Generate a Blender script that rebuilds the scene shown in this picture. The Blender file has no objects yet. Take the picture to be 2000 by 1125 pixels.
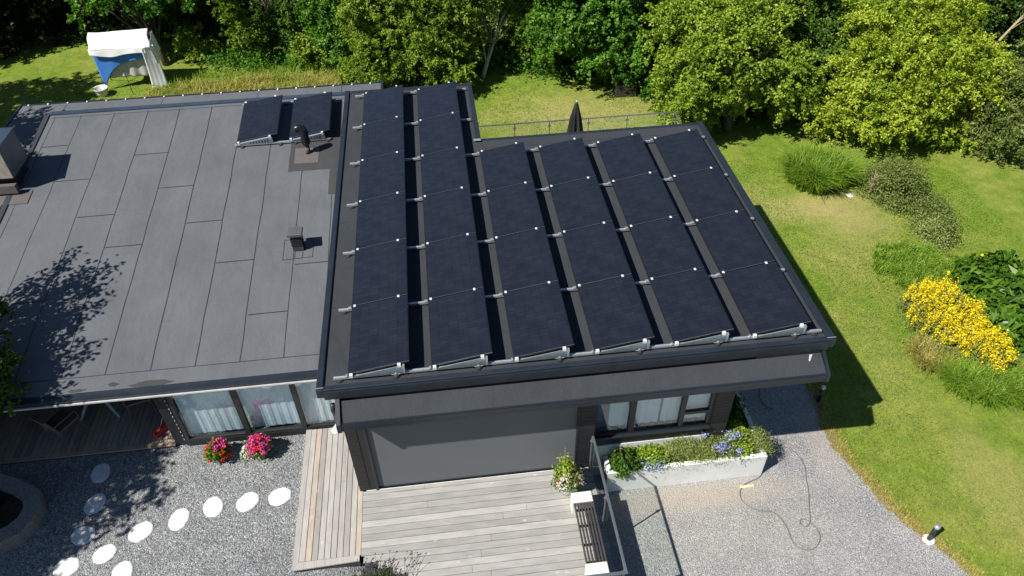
import bpy, math, random
import numpy as np
from mathutils import Vector, Matrix

# ------------------------------------------------------------------ camera, sky, sun, exposure
scene = bpy.context.scene
COL = scene.collection
random.seed(7)
RNG = np.random.default_rng(11)
PI = math.pi

cam_d = bpy.data.cameras.new('camera'); cam = bpy.data.objects.new('camera', cam_d); COL.objects.link(cam)
cam_d.sensor_width = 36.0; cam_d.lens = 1452.9 / 2000 * 36; cam_d.clip_start = 0.1; cam_d.clip_end = 600
YAW, PITCH, ROLL = 0.1069, 0.7345, -0.0188
fw = Vector((math.sin(YAW) * math.cos(PITCH), math.cos(YAW) * math.cos(PITCH), -math.sin(PITCH)))
r0 = Vector((math.cos(YAW), -math.sin(YAW), 0)); u0 = r0.cross(fw)
rt = r0 * math.cos(ROLL) + u0 * math.sin(ROLL); up = -r0 * math.sin(ROLL) + u0 * math.cos(ROLL)
M = Matrix(((rt.x, up.x, -fw.x), (rt.y, up.y, -fw.y), (rt.z, up.z, -fw.z))).to_4x4()
M.translation = Vector((1.9205, -9.0341, 9.8929)); cam.matrix_world = M
scene.camera = cam

SUN = Vector((0.75, 0.37, -1.0)).normalized()            # direction the light travels
el = math.asin(-SUN.z)
world = bpy.data.worlds.new('World'); scene.world = world; world.use_nodes = True
wn = world.node_tree; wn.nodes.clear()
wo = wn.nodes.new('ShaderNodeOutputWorld'); wb = wn.nodes.new('ShaderNodeBackground'); sk = wn.nodes.new('ShaderNodeTexSky')
sk.sky_type = 'NISHITA'; sk.sun_disc = False; sk.sun_elevation = el; sk.sun_rotation = math.atan2(-SUN.x, -SUN.y)
sk.altitude = 50; sk.air_density = 1.0; sk.dust_density = 0.2; sk.ozone_density = 3.2
wb.inputs['Strength'].default_value = 0.055
wn.links.new(sk.outputs[0], wb.inputs[0]); wn.links.new(wb.outputs[0], wo.inputs[0])
sd = bpy.data.lights.new('sun', 'SUN'); sd.energy = 5.0; sd.angle = math.radians(0.55); sd.color = (1.0, 0.95, 0.87)
so = bpy.data.objects.new('sun', sd); COL.objects.link(so)
so.rotation_euler = SUN.to_track_quat('-Z', 'Y').to_euler()
scene.view_settings.view_transform = 'Standard'; scene.view_settings.look = 'None'
scene.view_settings.exposure = 0.5; scene.view_settings.gamma = 1.0; scene.view_settings.use_curve_mapping = False
scene.cycles.max_bounces = 6; scene.cycles.transparent_max_bounces = 12
scene.cycles.caustics_reflective = False; scene.cycles.caustics_refractive = False

# ------------------------------------------------------------------ material helpers
def new_mat(name):
    m = bpy.data.materials.new(name); m.use_nodes = True
    nt = m.node_tree; b = nt.nodes['Principled BSDF']
    return m, nt, b
def N(nt, t, **kw):
    n = nt.nodes.new(t)
    for k, v in kw.items():
        if k in n.inputs.keys() if hasattr(n.inputs, 'keys') else False: n.inputs[k].default_value = v
        else: setattr(n, k, v)
    return n
def coords(nt, scale=(1, 1, 1)):
    tc = nt.nodes.new('ShaderNodeTexCoord'); mp = nt.nodes.new('ShaderNodeMapping'); mp.inputs['Scale'].default_value = scale
    nt.links.new(tc.outputs['Object'], mp.inputs[0]); return mp.outputs[0]
def noise(nt, vec, scale, detail=3.0, rough=0.6):
    n = nt.nodes.new('ShaderNodeTexNoise'); n.inputs['Scale'].default_value = scale
    n.inputs['Detail'].default_value = detail; n.inputs['Roughness'].default_value = rough
    nt.links.new(vec, n.inputs['Vector']); return n.outputs['Fac']
def ramp(nt, fac, stops):
    r = nt.nodes.new('ShaderNodeValToRGB'); e = r.color_ramp.elements
    while len(e) < len(stops): e.new(0.5)
    for i, (p, c) in enumerate(stops):
        e[i].position = p; e[i].color = (*c, 1) if len(c) == 3 else c
    nt.links.new(fac, r.inputs[0]); return r.outputs[0]
def mix(nt, fac, a, b, blend='MIX'):
    m = nt.nodes.new('ShaderNodeMix'); m.data_type = 'RGBA'; m.blend_type = blend
    if isinstance(fac, (int, float)): m.inputs[0].default_value = fac
    else: nt.links.new(fac, m.inputs[0])
    for s, v in ((6, a), (7, b)):
        if isinstance(v, (tuple, list)): m.inputs[s].default_value = (*v, 1)
        else: nt.links.new(v, m.inputs[s])
    return m.outputs[2]
def math_n(nt, op, a, b=None):
    m = nt.nodes.new('ShaderNodeMath'); m.operation = op
    for i, v in enumerate((a, b)):
        if v is None: continue
        if isinstance(v, (int, float)): m.inputs[i].default_value = v
        else: nt.links.new(v, m.inputs[i])
    return m.outputs[0]
def bump(nt, b, h, strength, dist=0.01):
    n = nt.nodes.new('ShaderNodeBump'); n.inputs['Strength'].default_value = strength; n.inputs['Distance'].default_value = dist
    nt.links.new(h, n.inputs['Height']); nt.links.new(n.outputs[0], b.inputs['Normal'])
def attr(nt, name):
    a = nt.nodes.new('ShaderNodeAttribute'); a.attribute_name = name; return a.outputs['Fac']

def mat_plain(name, c, rough=0.6, metal=0.0, var=0.12, scale=6, spec=0.5, bmp=0.0, bscale=80):
    m, nt, b = new_mat(name); v = coords(nt)
    f = noise(nt, v, scale, 5, 0.65)
    lo = tuple(x * (1 - var) for x in c); hi = tuple(min(1, x * (1 + var)) for x in c)
    nt.links.new(ramp(nt, f, [(0.3, lo), (0.7, hi)]), b.inputs['Base Color'])
    b.inputs['Roughness'].default_value = rough; b.inputs['Metallic'].default_value = metal
    b.inputs['Specular IOR Level'].default_value = spec
    if bmp: bump(nt, b, noise(nt, v, bscale, 3), bmp, 0.004)
    return m
def mat_felt(name, c, grit=0.35, stripe=0.06):
    m, nt, b = new_mat(name); v = coords(nt)
    fine = noise(nt, v, 140, 2, 0.8); big = noise(nt, v, 0.7, 5, 0.6)
    st = noise(nt, coords(nt, (2.2, 0.5, 1)), 1.3, 6, 0.7)
    c1 = ramp(nt, fine, [(0.28, tuple(x * (1 - grit) for x in c)), (0.72, tuple(x * (1 + grit) for x in c))])
    c2 = ramp(nt, big, [(0.3, (0.86, 0.87, 0.88)), (0.7, (1.1, 1.08, 1.06))])
    c3 = ramp(nt, st, [(0.35, (1 - stripe,) * 3), (0.65, (1 + stripe,) * 3)])
    col = mix(nt, 1.0, mix(nt, 1.0, c1, c2, 'MULTIPLY'), c3, 'MULTIPLY')
    spots = ramp(nt, noise(nt, v, 1.9, 6, 0.72), [(0.60, (0, 0, 0)), (0.72, (1, 1, 1))])
    col = mix(nt, math_n(nt, 'MULTIPLY', spots, 0.35), col, tuple(x * 0.62 for x in c))
    nt.links.new(col, b.inputs['Base Color']); b.inputs['Roughness'].default_value = 0.85
    b.inputs['Specular IOR Level'].default_value = 0.3
    h = math_n(nt, 'ADD', math_n(nt, 'MULTIPLY', fine, 0.25), math_n(nt, 'MULTIPLY', noise(nt, coords(nt, (1.5, 1.0, 1)), 1.4, 6), 7.0))
    bump(nt, b, h, 0.5, 0.009)
    return m
def mat_gravel(name, cols, scale=32, tan=None):
    m, nt, b = new_mat(name); v = coords(nt)
    vo = nt.nodes.new('ShaderNodeTexVoronoi'); vo.inputs['Scale'].default_value = scale; vo.inputs['Randomness'].default_value = 1
    wv = nt.nodes.new('ShaderNodeVectorMath'); wv.operation = 'ADD'
    nz = nt.nodes.new('ShaderNodeTexNoise'); nz.inputs['Scale'].default_value = 18; nt.links.new(v, nz.inputs['Vector'])
    sc = nt.nodes.new('ShaderNodeVectorMath'); sc.operation = 'SCALE'; sc.inputs['Scale'].default_value = 0.03
    nt.links.new(nz.outputs['Color'], sc.inputs[0]); nt.links.new(v, wv.inputs[0]); nt.links.new(sc.outputs[0], wv.inputs[1])
    nt.links.new(wv.outputs[0], vo.inputs['Vector'])
    sep = nt.nodes.new('ShaderNodeSeparateColor'); nt.links.new(vo.outputs['Color'], sep.inputs[0])
    c = ramp(nt, sep.outputs[0], [(i / (len(cols) - 1), q) for i, q in enumerate(cols)])
    edge = ramp(nt, vo.outputs['Distance'], [(0.25, (1, 1, 1)), (0.8, (0.5, 0.5, 0.5))])
    c = mix(nt, 1.0, c, edge, 'MULTIPLY')
    c = mix(nt, 1.0, c, ramp(nt, noise(nt, v, 1.1, 5, 0.6), [(0.3, (0.85, 0.85, 0.86)), (0.7, (1.1, 1.1, 1.1))]), 'MULTIPLY')
    if tan:
        for (cx, cy, rx, ry, tc, amt) in tan:
            mp = nt.nodes.new('ShaderNodeMapping'); t = nt.nodes.new('ShaderNodeTexCoord'); nt.links.new(t.outputs['Object'], mp.inputs[0])
            mp.inputs['Location'].default_value = (-cx / rx, -cy / ry, 0); mp.inputs['Scale'].default_value = (1 / rx, 1 / ry, 0)
            ln = nt.nodes.new('ShaderNodeVectorMath'); ln.operation = 'LENGTH'; nt.links.new(mp.outputs[0], ln.inputs[0])
            d = math_n(nt, 'ADD', ln.outputs['Value'], math_n(nt, 'MULTIPLY', noise(nt, v, 3.5, 6, 0.75), 1.0))
            mk = ramp(nt, math_n(nt, 'MULTIPLY', d, 0.4), [(0.42, (amt,) * 3), (0.78, (0, 0, 0))])
            c = mix(nt, mk, c, tc)
    # small weeds / moss specks
    wk = ramp(nt, noise(nt, v, 5.5, 6, 0.8), [(0.70, (0, 0, 0)), (0.76, (0.7,) * 3)])
    c = mix(nt, wk, c, (0.13, 0.15, 0.05))
    nt.links.new(c, b.inputs['Base Color']); b.inputs['Roughness'].default_value = 0.8
    h = math_n(nt, 'MULTIPLY', vo.outputs['Distance'], -1.0)
    bump(nt, b, h, 0.9, 0.02)
    return m
def mat_lawn():
    m, nt, b = new_mat('lawn'); v = coords(nt)
    f = noise(nt, v, 22, 5, 0.75)
    c = ramp(nt, f, [(0.25, (0.075, 0.14, 0.012)), (0.5, (0.155, 0.235, 0.026)), (0.75, (0.27, 0.335, 0.055))])
    big = noise(nt, v, 0.55, 5, 0.62)
    c = mix(nt, ramp(nt, big, [(0.42, (0, 0, 0)), (0.68, (0.6,) * 3)]), c, ramp(nt, f, [(0.3, (0.23, 0.24, 0.05)), (0.7, (0.38, 0.35, 0.11))]))
    mid = noise(nt, v, 2.4, 6, 0.7)
    c = mix(nt, 1.0, c, ramp(nt, mid, [(0.3, (0.62, 0.72, 0.62)), (0.7, (1.25, 1.17, 1.15))]), 'MULTIPLY')
    for (cx, cy, rx, ry, amt) in ((13.3, 9.0, 2.2, 0.7, 0.62), (14.6, 8.1, 1.3, 0.9, 0.5), (11.7, 9.9, 1.0, 0.8, 0.35), (13.6, 6.6, 1.2, 1.0, 0.25), (-5.5, 17.6, 5.5, 2.4, 0.85), (7.4, 15.6, 3.2, 1.7, 0.6), (13.2, -1.3, 0.7, 1.6, 0.35), (12.6, 3.0, 0.6, 1.6, 0.2)):
        mp = nt.nodes.new('ShaderNodeMapping'); t = nt.nodes.new('ShaderNodeTexCoord'); nt.links.new(t.outputs['Object'], mp.inputs[0])
        mp.inputs['Location'].default_value = (-cx / rx, -cy / ry, 0); mp.inputs['Scale'].default_value = (1 / rx, 1 / ry, 0)
        ln = nt.nodes.new('ShaderNodeVectorMath'); ln.operation = 'LENGTH'; nt.links.new(mp.outputs[0], ln.inputs[0])
        d = math_n(nt, 'ADD', ln.outputs['Value'], math_n(nt, 'MULTIPLY', noise(nt, v, 1.5, 8, 0.8), 2.4))
        d = math_n(nt, 'MULTIPLY', d, 0.3)
        c = mix(nt, ramp(nt, d, [(0.50, (amt,) * 3), (0.80, (0, 0, 0))]), c, ramp(nt, f, [(0.3, (0.30, 0.25, 0.09)), (0.7, (0.50, 0.41, 0.19))]))
    vo = nt.nodes.new('ShaderNodeTexVoronoi'); vo.inputs['Scale'].default_value = 3.2; nt.links.new(v, vo.inputs['Vector'])
    fl = ramp(nt, vo.outputs['Distance'], [(0.05, (0.8,) * 3), (0.075, (0, 0, 0))])
    c = mix(nt, math_n(nt, 'MULTIPLY', fl, 0.6), c, (0.6, 0.6, 0.25))
    nt.links.new(c, b.inputs['Base Color']); b.inputs['Roughness'].default_value = 0.9; b.inputs['Specular IOR Level'].default_value = 0.15
    bump(nt, b, math_n(nt, 'ADD', noise(nt, v, 60, 3, 0.8), math_n(nt, 'MULTIPLY', mid, 1.5)), 0.8, 0.03)
    return m
def mat_leaf(name, dark, midc, light, rough=0.5, trans=0.34):
    m, nt, b = new_mat(name)
    c = ramp(nt, attr(nt, 'tint'), [(0.0, dark), (0.45, midc), (1.0, light)])
    nt.links.new(c, b.inputs['Base Color']); b.inputs['Roughness'].default_value = rough; b.inputs['Specular IOR Level'].default_value = 0.3
    tr = nt.nodes.new('ShaderNodeBsdfTranslucent'); nt.links.new(mix(nt, 1.0, c, (1.32, 1.4, 0.5), 'MULTIPLY'), tr.inputs['Color'])
    ms = nt.nodes.new('ShaderNodeMixShader'); ms.inputs[0].default_value = trans
    out = nt.nodes['Material Output']
    nt.links.new(b.outputs[0], ms.inputs[1]); nt.links.new(tr.outputs[0], ms.inputs[2]); nt.links.new(ms.outputs[0], out.inputs[0])
    return m
def mat_wood(name, axis, grey, tan, dark=0.8):
    # weathered boards: tint attribute per board, grain runs along the board
    m, nt, b = new_mat(name)
    sc = (1.2, 26, 1) if axis == 'x' else (26, 1.2, 1)
    g = noise(nt, coords(nt, sc), 1.6, 6, 0.7)
    t = attr(nt, 'tint')
    base = ramp(nt, t, [(0.0, tuple(x * dark for x in grey)), (0.6, grey), (0.8, tuple(x * 1.12 for x in grey)), (0.86, tan), (1.0, tuple(x * 1.08 for x in tan))])
    c = mix(nt, 1.0, base, ramp(nt, g, [(0.3, (0.8, 0.79, 0.78)), (0.7, (1.14, 1.14, 1.14))]), 'MULTIPLY')
    v = coords(nt)
    blot = noise(nt, coords(nt, (1.1, 4, 1) if axis == 'x' else (4, 1.1, 1)), 1.7, 5, 0.6)
    c = mix(nt, 1.0, c, ramp(nt, blot, [(0.3, (0.84, 0.86, 0.9)), (0.7, (1.12, 1.1, 1.06))]), 'MULTIPLY')
    kn = nt.nodes.new('ShaderNodeTexVoronoi'); kn.inputs['Scale'].default_value = 2.1; nt.links.new(coords(nt, (1, 2.4, 1) if axis == 'x' else (2.4, 1, 1)), kn.inputs['Vector'])
    c = mix(nt, ramp(nt, kn.outputs['Distance'], [(0.04, (0.8,) * 3), (0.12, (0, 0, 0))]), c, tuple(min(.9, x * 1.45) for x in grey))
    nt.links.new(c, b.inputs['Base Color']); b.inputs['Roughness'].default_value = 0.8; b.inputs['Specular IOR Level'].default_value = 0.25
    bump(nt, b, g, 0.3, 0.003)
    return m
def mat_glass(name, tint, base=0.10, k=1.6):
    m, nt, b = new_mat(name); nt.nodes.remove(b)
    tr = nt.nodes.new('ShaderNodeBsdfTransparent'); tr.inputs[0].default_value = (*tint, 1)
    gl = nt.nodes.new('ShaderNodeBsdfGlossy'); gl.inputs['Roughness'].default_value = 0.015; gl.inputs['Color'].default_value = (0.92, 0.97, 1, 1)
    fr = nt.nodes.new('ShaderNodeLayerWeight'); fr.inputs['Blend'].default_value = 0.5
    f = math_n(nt, 'MINIMUM', math_n(nt, 'ADD', math_n(nt, 'MULTIPLY', math_n(nt, 'POWER', fr.outputs['Facing'], 3.0), k), base), 0.95)
    ms = nt.nodes.new('ShaderNodeMixShader'); nt.links.new(f, ms.inputs[0])
    nt.links.new(tr.outputs[0], ms.inputs[1]); nt.links.new(gl.outputs[0], ms.inputs[2])
    nt.links.new(ms.outputs[0], nt.nodes['Material Output'].inputs[0]); return m
def mat_cells():
    m, nt, b = new_mat('solar_cells'); v = coords(nt)
    br = nt.nodes.new('ShaderNodeTexBrick'); br.offset = 0.0; br.inputs['Scale'].default_value = 1.0
    br.inputs['Brick Width'].default_value = 0.182; br.inputs['Row Height'].default_value = 0.091; br.inputs['Mortar Size'].default_value = 0.004
    br.inputs['Color1'].default_value = (0.0115, 0.0150, 0.0235, 1); br.inputs['Color2'].default_value = (0.0165, 0.0200, 0.0290, 1)
    br.inputs['Mortar'].default_value = (0.0095, 0.0115, 0.0180, 1); nt.links.new(v, br.inputs['Vector'])
    c = mix(nt, 1.0, br.outputs['Color'], ramp(nt, noise(nt, v, 2.5, 4), [(0.3, (0.8, 0.8, 0.85)), (0.7, (1.2, 1.15, 1.1))]), 'MULTIPLY')
    dust = ramp(nt, noise(nt, v, 9, 6, 0.8), [(0.68, (0, 0, 0)), (0.8, (1, 1, 1))])
    c = mix(nt, math_n(nt, 'MULTIPLY', dust, 0.08), c, (0.3, 0.3, 0.28))
    nt.links.new(c, b.inputs['Base Color']); b.inputs['Roughness'].default_value = 0.16; b.inputs['Specular IOR Level'].default_value = 0.5
    bump(nt, b, noise(nt, v, 3, 2), 0.05, 0.004)
    return m

MT = {}
MT['felt_old'] = mat_felt('weathered_felt', (0.108, 0.118, 0.131), 0.30, 0.05)
MT['felt_new'] = mat_felt('dark_felt', (0.036, 0.041, 0.048), 0.6, 0.03)
MT['felt_patch'] = mat_felt('felt_patch', (0.050, 0.052, 0.055), 0.4, 0.03)
MT['felt_patch_pale'] = mat_felt('worn_felt_patch', (0.115, 0.105, 0.10), 0.35, 0.05)
MT['seam'] = mat_plain('bitumen_seam', (0.022, 0.022, 0.025), 0.6)
MT['flash'] = mat_plain('dark_sheet_metal', (0.016, 0.022, 0.032), 0.38, 0.0, 0.2, 2.5)
MT['flash_blue'] = mat_plain('blue_grey_sheet_metal', (0.05, 0.075, 0.11), 0.3, 0.3, 0.2, 2)
MT['cladding'] = mat_plain('chimney_cladding', (0.11, 0.12, 0.13), 0.45, 0.2, 0.15, 3)
MT['cladding_sun'] = mat_plain('sun_painted_cladding', (0.30, 0.27, 0.23), 0.8, 0, 0.2, 8)  # sunlight on the chimney front put into a paler cladding colour
MT['wall'] = mat_plain('black_painted_boards', (0.014, 0.0155, 0.017), 0.55, 0, 0.3, 9)
MT['wall_grey'] = mat_plain('dark_grey_boards', (0.044, 0.048, 0.052), 0.6, 0, 0.2, 9)
MT['white_trim'] = mat_plain('white_gutter_lip', (0.55, 0.56, 0.57), 0.4, 0.2, 0.15, 3)
MT['foundation'] = mat_plain('painted_plinth', (0.62, 0.63, 0.62), 0.7, 0, 0.1, 3, bmp=0.3)
MT['screen'] = mat_plain('screen_fabric', (0.118, 0.130, 0.142), 0.75, 0, 0.04, 1.2)
MT['frame'] = mat_plain('window_frame_dark', (0.025, 0.025, 0.025), 0.4, 0, 0.1)
MT['curtain'] = mat_plain('curtain_cloth', (0.84, 0.88, 0.89), 0.9, 0, 0.05)
MT['room'] = mat_plain('room_surface', (0.35, 0.35, 0.34), 0.9)
MT['glass'] = mat_glass('window_glass', (0.92, 0.98, 1.0), 0.09, 0.5)
MT['rail_glass'] = mat_glass('rail_glass', (0.93, 0.965, 0.95), 0.02, 0.35)
MT['silver'] = mat_plain('bare_aluminium', (0.72, 0.76, 0.80), 0.32, 0.75, 0.08, 10)
MT['steel'] = mat_plain('galvanised_steel', (0.42, 0.52, 0.58), 0.35, 0.8, 0.2, 14)
MT['rail_metal'] = mat_plain('dull_steel', (0.20, 0.22, 0.24), 0.4, 0.6, 0.1, 8)
MT['clamp'] = mat_plain('bright_clamp', (0.9, 0.92, 0.95), 0.3, 0.3, 0.03)
MT['panel_frame'] = mat_plain('black_frame', (0.012, 0.013, 0.016), 0.35, 0.3, 0.1)
MT['frame_edge'] = mat_plain('pale_frame_edge', (0.30, 0.33, 0.36), 0.3, 0.6, 0.1)
MT['cells'] = mat_cells()
MT['rubber'] = mat_plain('black_rubber', (0.015, 0.015, 0.015), 0.8)
MT['black'] = mat_plain('black_plastic', (0.012, 0.012, 0.014), 0.3, 0, 0.1)
MT['lawn'] = mat_lawn()
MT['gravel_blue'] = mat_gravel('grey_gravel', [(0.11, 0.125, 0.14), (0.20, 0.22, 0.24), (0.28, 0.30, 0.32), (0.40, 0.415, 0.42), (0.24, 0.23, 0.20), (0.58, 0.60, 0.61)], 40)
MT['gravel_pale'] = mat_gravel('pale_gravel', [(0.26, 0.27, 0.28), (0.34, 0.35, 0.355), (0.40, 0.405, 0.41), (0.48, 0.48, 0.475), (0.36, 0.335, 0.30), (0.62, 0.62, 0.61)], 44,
                               tan=[(6.8, -0.70, 1.9, 0.32, (0.42, 0.36, 0.29), 0.6), (7.3, -1.6, 1.8, 0.8, (0.40, 0.36, 0.31), 0.18), (9.9, 0.2, 0.3, 1.2, (0.42, 0.36, 0.30), 0.35)])
MT['soil'] = mat_gravel('dry_soil', [(0.22, 0.15, 0.08), (0.34, 0.25, 0.13), (0.42, 0.33, 0.18), (0.25, 0.22, 0.10)], 40)
MT['earth'] = mat_plain('dark_earth', (0.03, 0.024, 0.016), 0.95, 0, 0.4, 8, bmp=0.6, bscale=30)
MT['deck_x'] = mat_wood('weathered_deck_across', 'x', (0.365, 0.36, 0.345), (0.42, 0.365, 0.30))
MT['deck_y'] = mat_wood('weathered_deck_along', 'y', (0.375, 0.36, 0.34), (0.42, 0.36, 0.30))
MT['deck_porch'] = mat_wood('porch_deck', 'y', (0.36, 0.31, 0.26), (0.40, 0.31, 0.22))
MT['stone_white'] = mat_plain('white_marble_chips', (0.66, 0.67, 0.67), 0.8, 0, 0.22, 14, bmp=0.8, bscale=90)
MT['stone_grey'] = mat_plain('granite', (0.20, 0.185, 0.17), 0.85, 0, 0.4, 26, bmp=0.8, bscale=40)
MT['white_paint'] = mat_plain('white_paint', (0.74, 0.75, 0.73), 0.6, 0, 0.08, 3)
MT['white_concrete'] = mat_plain('white_concrete', (0.66, 0.65, 0.60), 0.8, 0, 0.12, 5, bmp=0.3)
MT['slat'] = mat_plain('dark_slats', (0.045, 0.042, 0.04), 0.6, 0, 0.2, 12)
MT['bark'] = mat_plain('bark', (0.10, 0.08, 0.06), 0.9, 0, 0.45, 12, bmp=0.8, bscale=25)
MT['birch_bark'] = mat_plain('birch_bark', (0.42, 0.40, 0.36), 0.8, 0, 0.5, 9)
MT['dead_twig'] = mat_plain('dead_twig', (0.34, 0.28, 0.17), 0.85, 0, 0.2, 12)
MT['sheet_white'] = mat_plain('white_cotton', (0.80, 0.81, 0.82), 0.9, 0, 0.03)
MT['sheet_blue'] = mat_plain('blue_cotton', (0.05, 0.20, 0.62), 0.9, 0, 0.08)
MT['sheet_grey'] = mat_plain('grey_cotton', (0.42, 0.42, 0.40), 0.9, 0, 0.08)
MT['table_top'] = mat_plain('table_top', (0.055, 0.07, 0.085), 0.35)
MT['table_leg'] = mat_plain('table_leg', (0.35, 0.40, 0.42), 0.4)
MT['wicker'] = mat_plain('grey_wicker', (0.16, 0.13, 0.11), 0.8, 0, 0.4, 60, bmp=0.8, bscale=60)
MT['broom_red'] = mat_plain('red_bristles', (0.50, 0.03, 0.03), 0.7)
MT['broom_stick'] = mat_plain('pale_broomstick', (0.60, 0.42, 0.25), 0.6)
MT['umbrella'] = mat_plain('umbrella_cloth', (0.018, 0.018, 0.020), 0.8, 0, 0.2, 8)
MT['hose'] = mat_plain('hose_grey', (0.13, 0.14, 0.11), 0.5)
MT['lamp_white'] = mat_plain('opal_plastic', (0.8, 0.8, 0.8), 0.3)
L_ = mat_leaf
LM = dict(
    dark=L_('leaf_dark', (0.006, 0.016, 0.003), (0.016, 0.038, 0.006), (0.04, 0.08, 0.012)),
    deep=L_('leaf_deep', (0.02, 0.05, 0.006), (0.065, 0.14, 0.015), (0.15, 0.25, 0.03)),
    emerald=L_('leaf_emerald', (0.03, 0.09, 0.008), (0.085, 0.22, 0.018), (0.18, 0.34, 0.04)),
    ash=L_('leaf_ash', (0.06, 0.115, 0.010), (0.18, 0.295, 0.022), (0.36, 0.45, 0.06)),
    yellow=L_('leaf_yellow', (0.08, 0.14, 0.010), (0.235, 0.36, 0.028), (0.45, 0.53, 0.08)),
    lime=L_('leaf_lime', (0.11, 0.18, 0.012), (0.32, 0.43, 0.03), (0.54, 0.58, 0.08)),
    grey=L_('leaf_grey', (0.07, 0.11, 0.025), (0.16, 0.22, 0.05), (0.30, 0.34, 0.11)),
    sage=L_('leaf_sage', (0.10, 0.14, 0.035), (0.23, 0.29, 0.075), (0.42, 0.45, 0.17)),
    juniper=L_('leaf_juniper', (0.02, 0.04, 0.008), (0.06, 0.10, 0.02), (0.13, 0.16, 0.05)),
    blade=L_('grass_blade', (0.07, 0.16, 0.010), (0.17, 0.31, 0.025), (0.34, 0.44, 0.06)),
    dry=L_('dry_grass', (0.18, 0.19, 0.03), (0.36, 0.34, 0.07), (0.56, 0.47, 0.18)),
    rosette=L_('rosette_leaf', (0.03, 0.085, 0.006), (0.075, 0.17, 0.012), (0.16, 0.27, 0.03), 0.35),
    flower_yellow=L_('petal_yellow', (0.66, 0.50, 0.005), (0.82, 0.66, 0.01), (0.88, 0.76, 0.03), 0.6, 0.25),
    flower_red=L_('petal_red', (0.5, 0.01, 0.01), (0.7, 0.02, 0.015), (0.8, 0.06, 0.03), 0.6, 0.15),
    flower_pink=L_('petal_pink', (0.6, 0.02, 0.2), (0.78, 0.06, 0.32), (0.85, 0.2, 0.5), 0.6, 0.15),
    flower_blush=L_('petal_blush', (0.65, 0.35, 0.32), (0.8, 0.55, 0.52), (0.85, 0.7, 0.66), 0.6, 0.15),
    flower_white=L_('petal_white', (0.6, 0.6, 0.5), (0.75, 0.75, 0.68), (0.85, 0.85, 0.8), 0.6, 0.15),
    flower_blue=L_('petal_blue', (0.18, 0.22, 0.46), (0.30, 0.35, 0.62), (0.48, 0.52, 0.74), 0.6, 0.15))

# ------------------------------------------------------------------ mesh helpers
class B:
    def __init__(s): s.v = []; s.f = []; s.t = []; s.cur = 0.5
    def add(s, vs, fs):
        o = len(s.v); s.v += [tuple(p) for p in vs]; s.f += [tuple(o + i for i in f) for f in fs]; s.t += [s.cur] * len(vs); return s
    def box(s, x0, x1, y0, y1, z0, z1):
        return s.add([(x0, y0, z0), (x1, y0, z0), (x1, y1, z0), (x0, y1, z0), (x0, y0, z1), (x1, y0, z1), (x1, y1, z1), (x0, y1, z1)],
                     [(0, 3, 2, 1), (4, 5, 6, 7), (0, 1, 5, 4), (1, 2, 6, 5), (2, 3, 7, 6), (3, 0, 4, 7)])
    def cbox(s, x0, x1, y0, y1, z0, z1, c=0.006):     # box whose top edges are bevelled
        return s.add([(x0, y0, z0), (x1, y0, z0), (x1, y1, z0), (x0, y1, z0), (x0, y0, z1 - c), (x1, y0, z1 - c), (x1, y1, z1 - c), (x0, y1, z1 - c),
                      (x0 + c, y0 + c, z1), (x1 - c, y0 + c, z1), (x1 - c, y1 - c, z1), (x0 + c, y1 - c, z1)],
                     [(0, 3, 2, 1), (0, 1, 5, 4), (1, 2, 6, 5), (2, 3, 7, 6), (3, 0, 4, 7), (4, 5, 9, 8), (5, 6, 10, 9), (6, 7, 11, 10), (7, 4, 8, 11), (8, 9, 10, 11)])
    def prism(s, poly, z0, z1):
        n = len(poly); z0f = z0 if callable(z0) else (lambda x, y: z0); z1f = z1 if callable(z1) else (lambda x, y: z1)
        return s.add([(x, y, z0f(x, y)) for x, y in poly] + [(x, y, z1f(x, y)) for x, y in poly],
                     [tuple(range(n - 1, -1, -1)), tuple(range(n, 2 * n))] + [(i, (i + 1) % n, n + (i + 1) % n, n + i) for i in range(n)])
    def cyl(s, p0, p1, r0, r1=None, n=10):
        return s.tube([p0, p1], [r0, r0 if r1 is None else r1], n)
    def tube(s, path, rad, n=8, cap=True):
        path = [Vector(p) for p in path]; k = len(path)
        if not isinstance(rad, (list, tuple)): rad = [rad] * k
        vs = []; fs = []; a = None
        for i, p in enumerate(path):
            d = (path[min(i + 1, k - 1)] - path[max(i - 1, 0)]).normalized()
            if a is None: a = d.orthogonal().normalized()
            else: a = (a - d * a.dot(d)); a = a.normalized() if a.length > 1e-6 else d.orthogonal().normalized()
            b = d.cross(a)
            for j in range(n):
                t = 2 * PI * j / n; vs.append(p + (a * math.cos(t) + b * math.sin(t)) * rad[i])
        for i in range(k - 1):
            for j in range(n):
                fs.append((i * n + j, i * n + (j + 1) % n, (i + 1) * n + (j + 1) % n, (i + 1) * n + j))
        if cap: fs += [tuple(range(n - 1, -1, -1)), tuple(range((k - 1) * n, k * n))]
        return s.add(vs, fs)
    def lathe(s, c, prof, n=20):
        vs = []; fs = []
        for r, z in prof:
            for j in range(n): vs.append((c[0] + r * math.cos(2 * PI * j / n), c[1] + r * math.sin(2 * PI * j / n), c[2] + z))
        k = len(prof)
        for i in range(k - 1):
            for j in range(n): fs.append((i * n + j, i * n + (j + 1) % n, (i + 1) * n + (j + 1) % n, (i + 1) * n + j))
        fs.append(tuple(range(n - 1, -1, -1))); fs.append(tuple(range((k - 1) * n, k * n)))
        return s.add(vs, fs)
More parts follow.
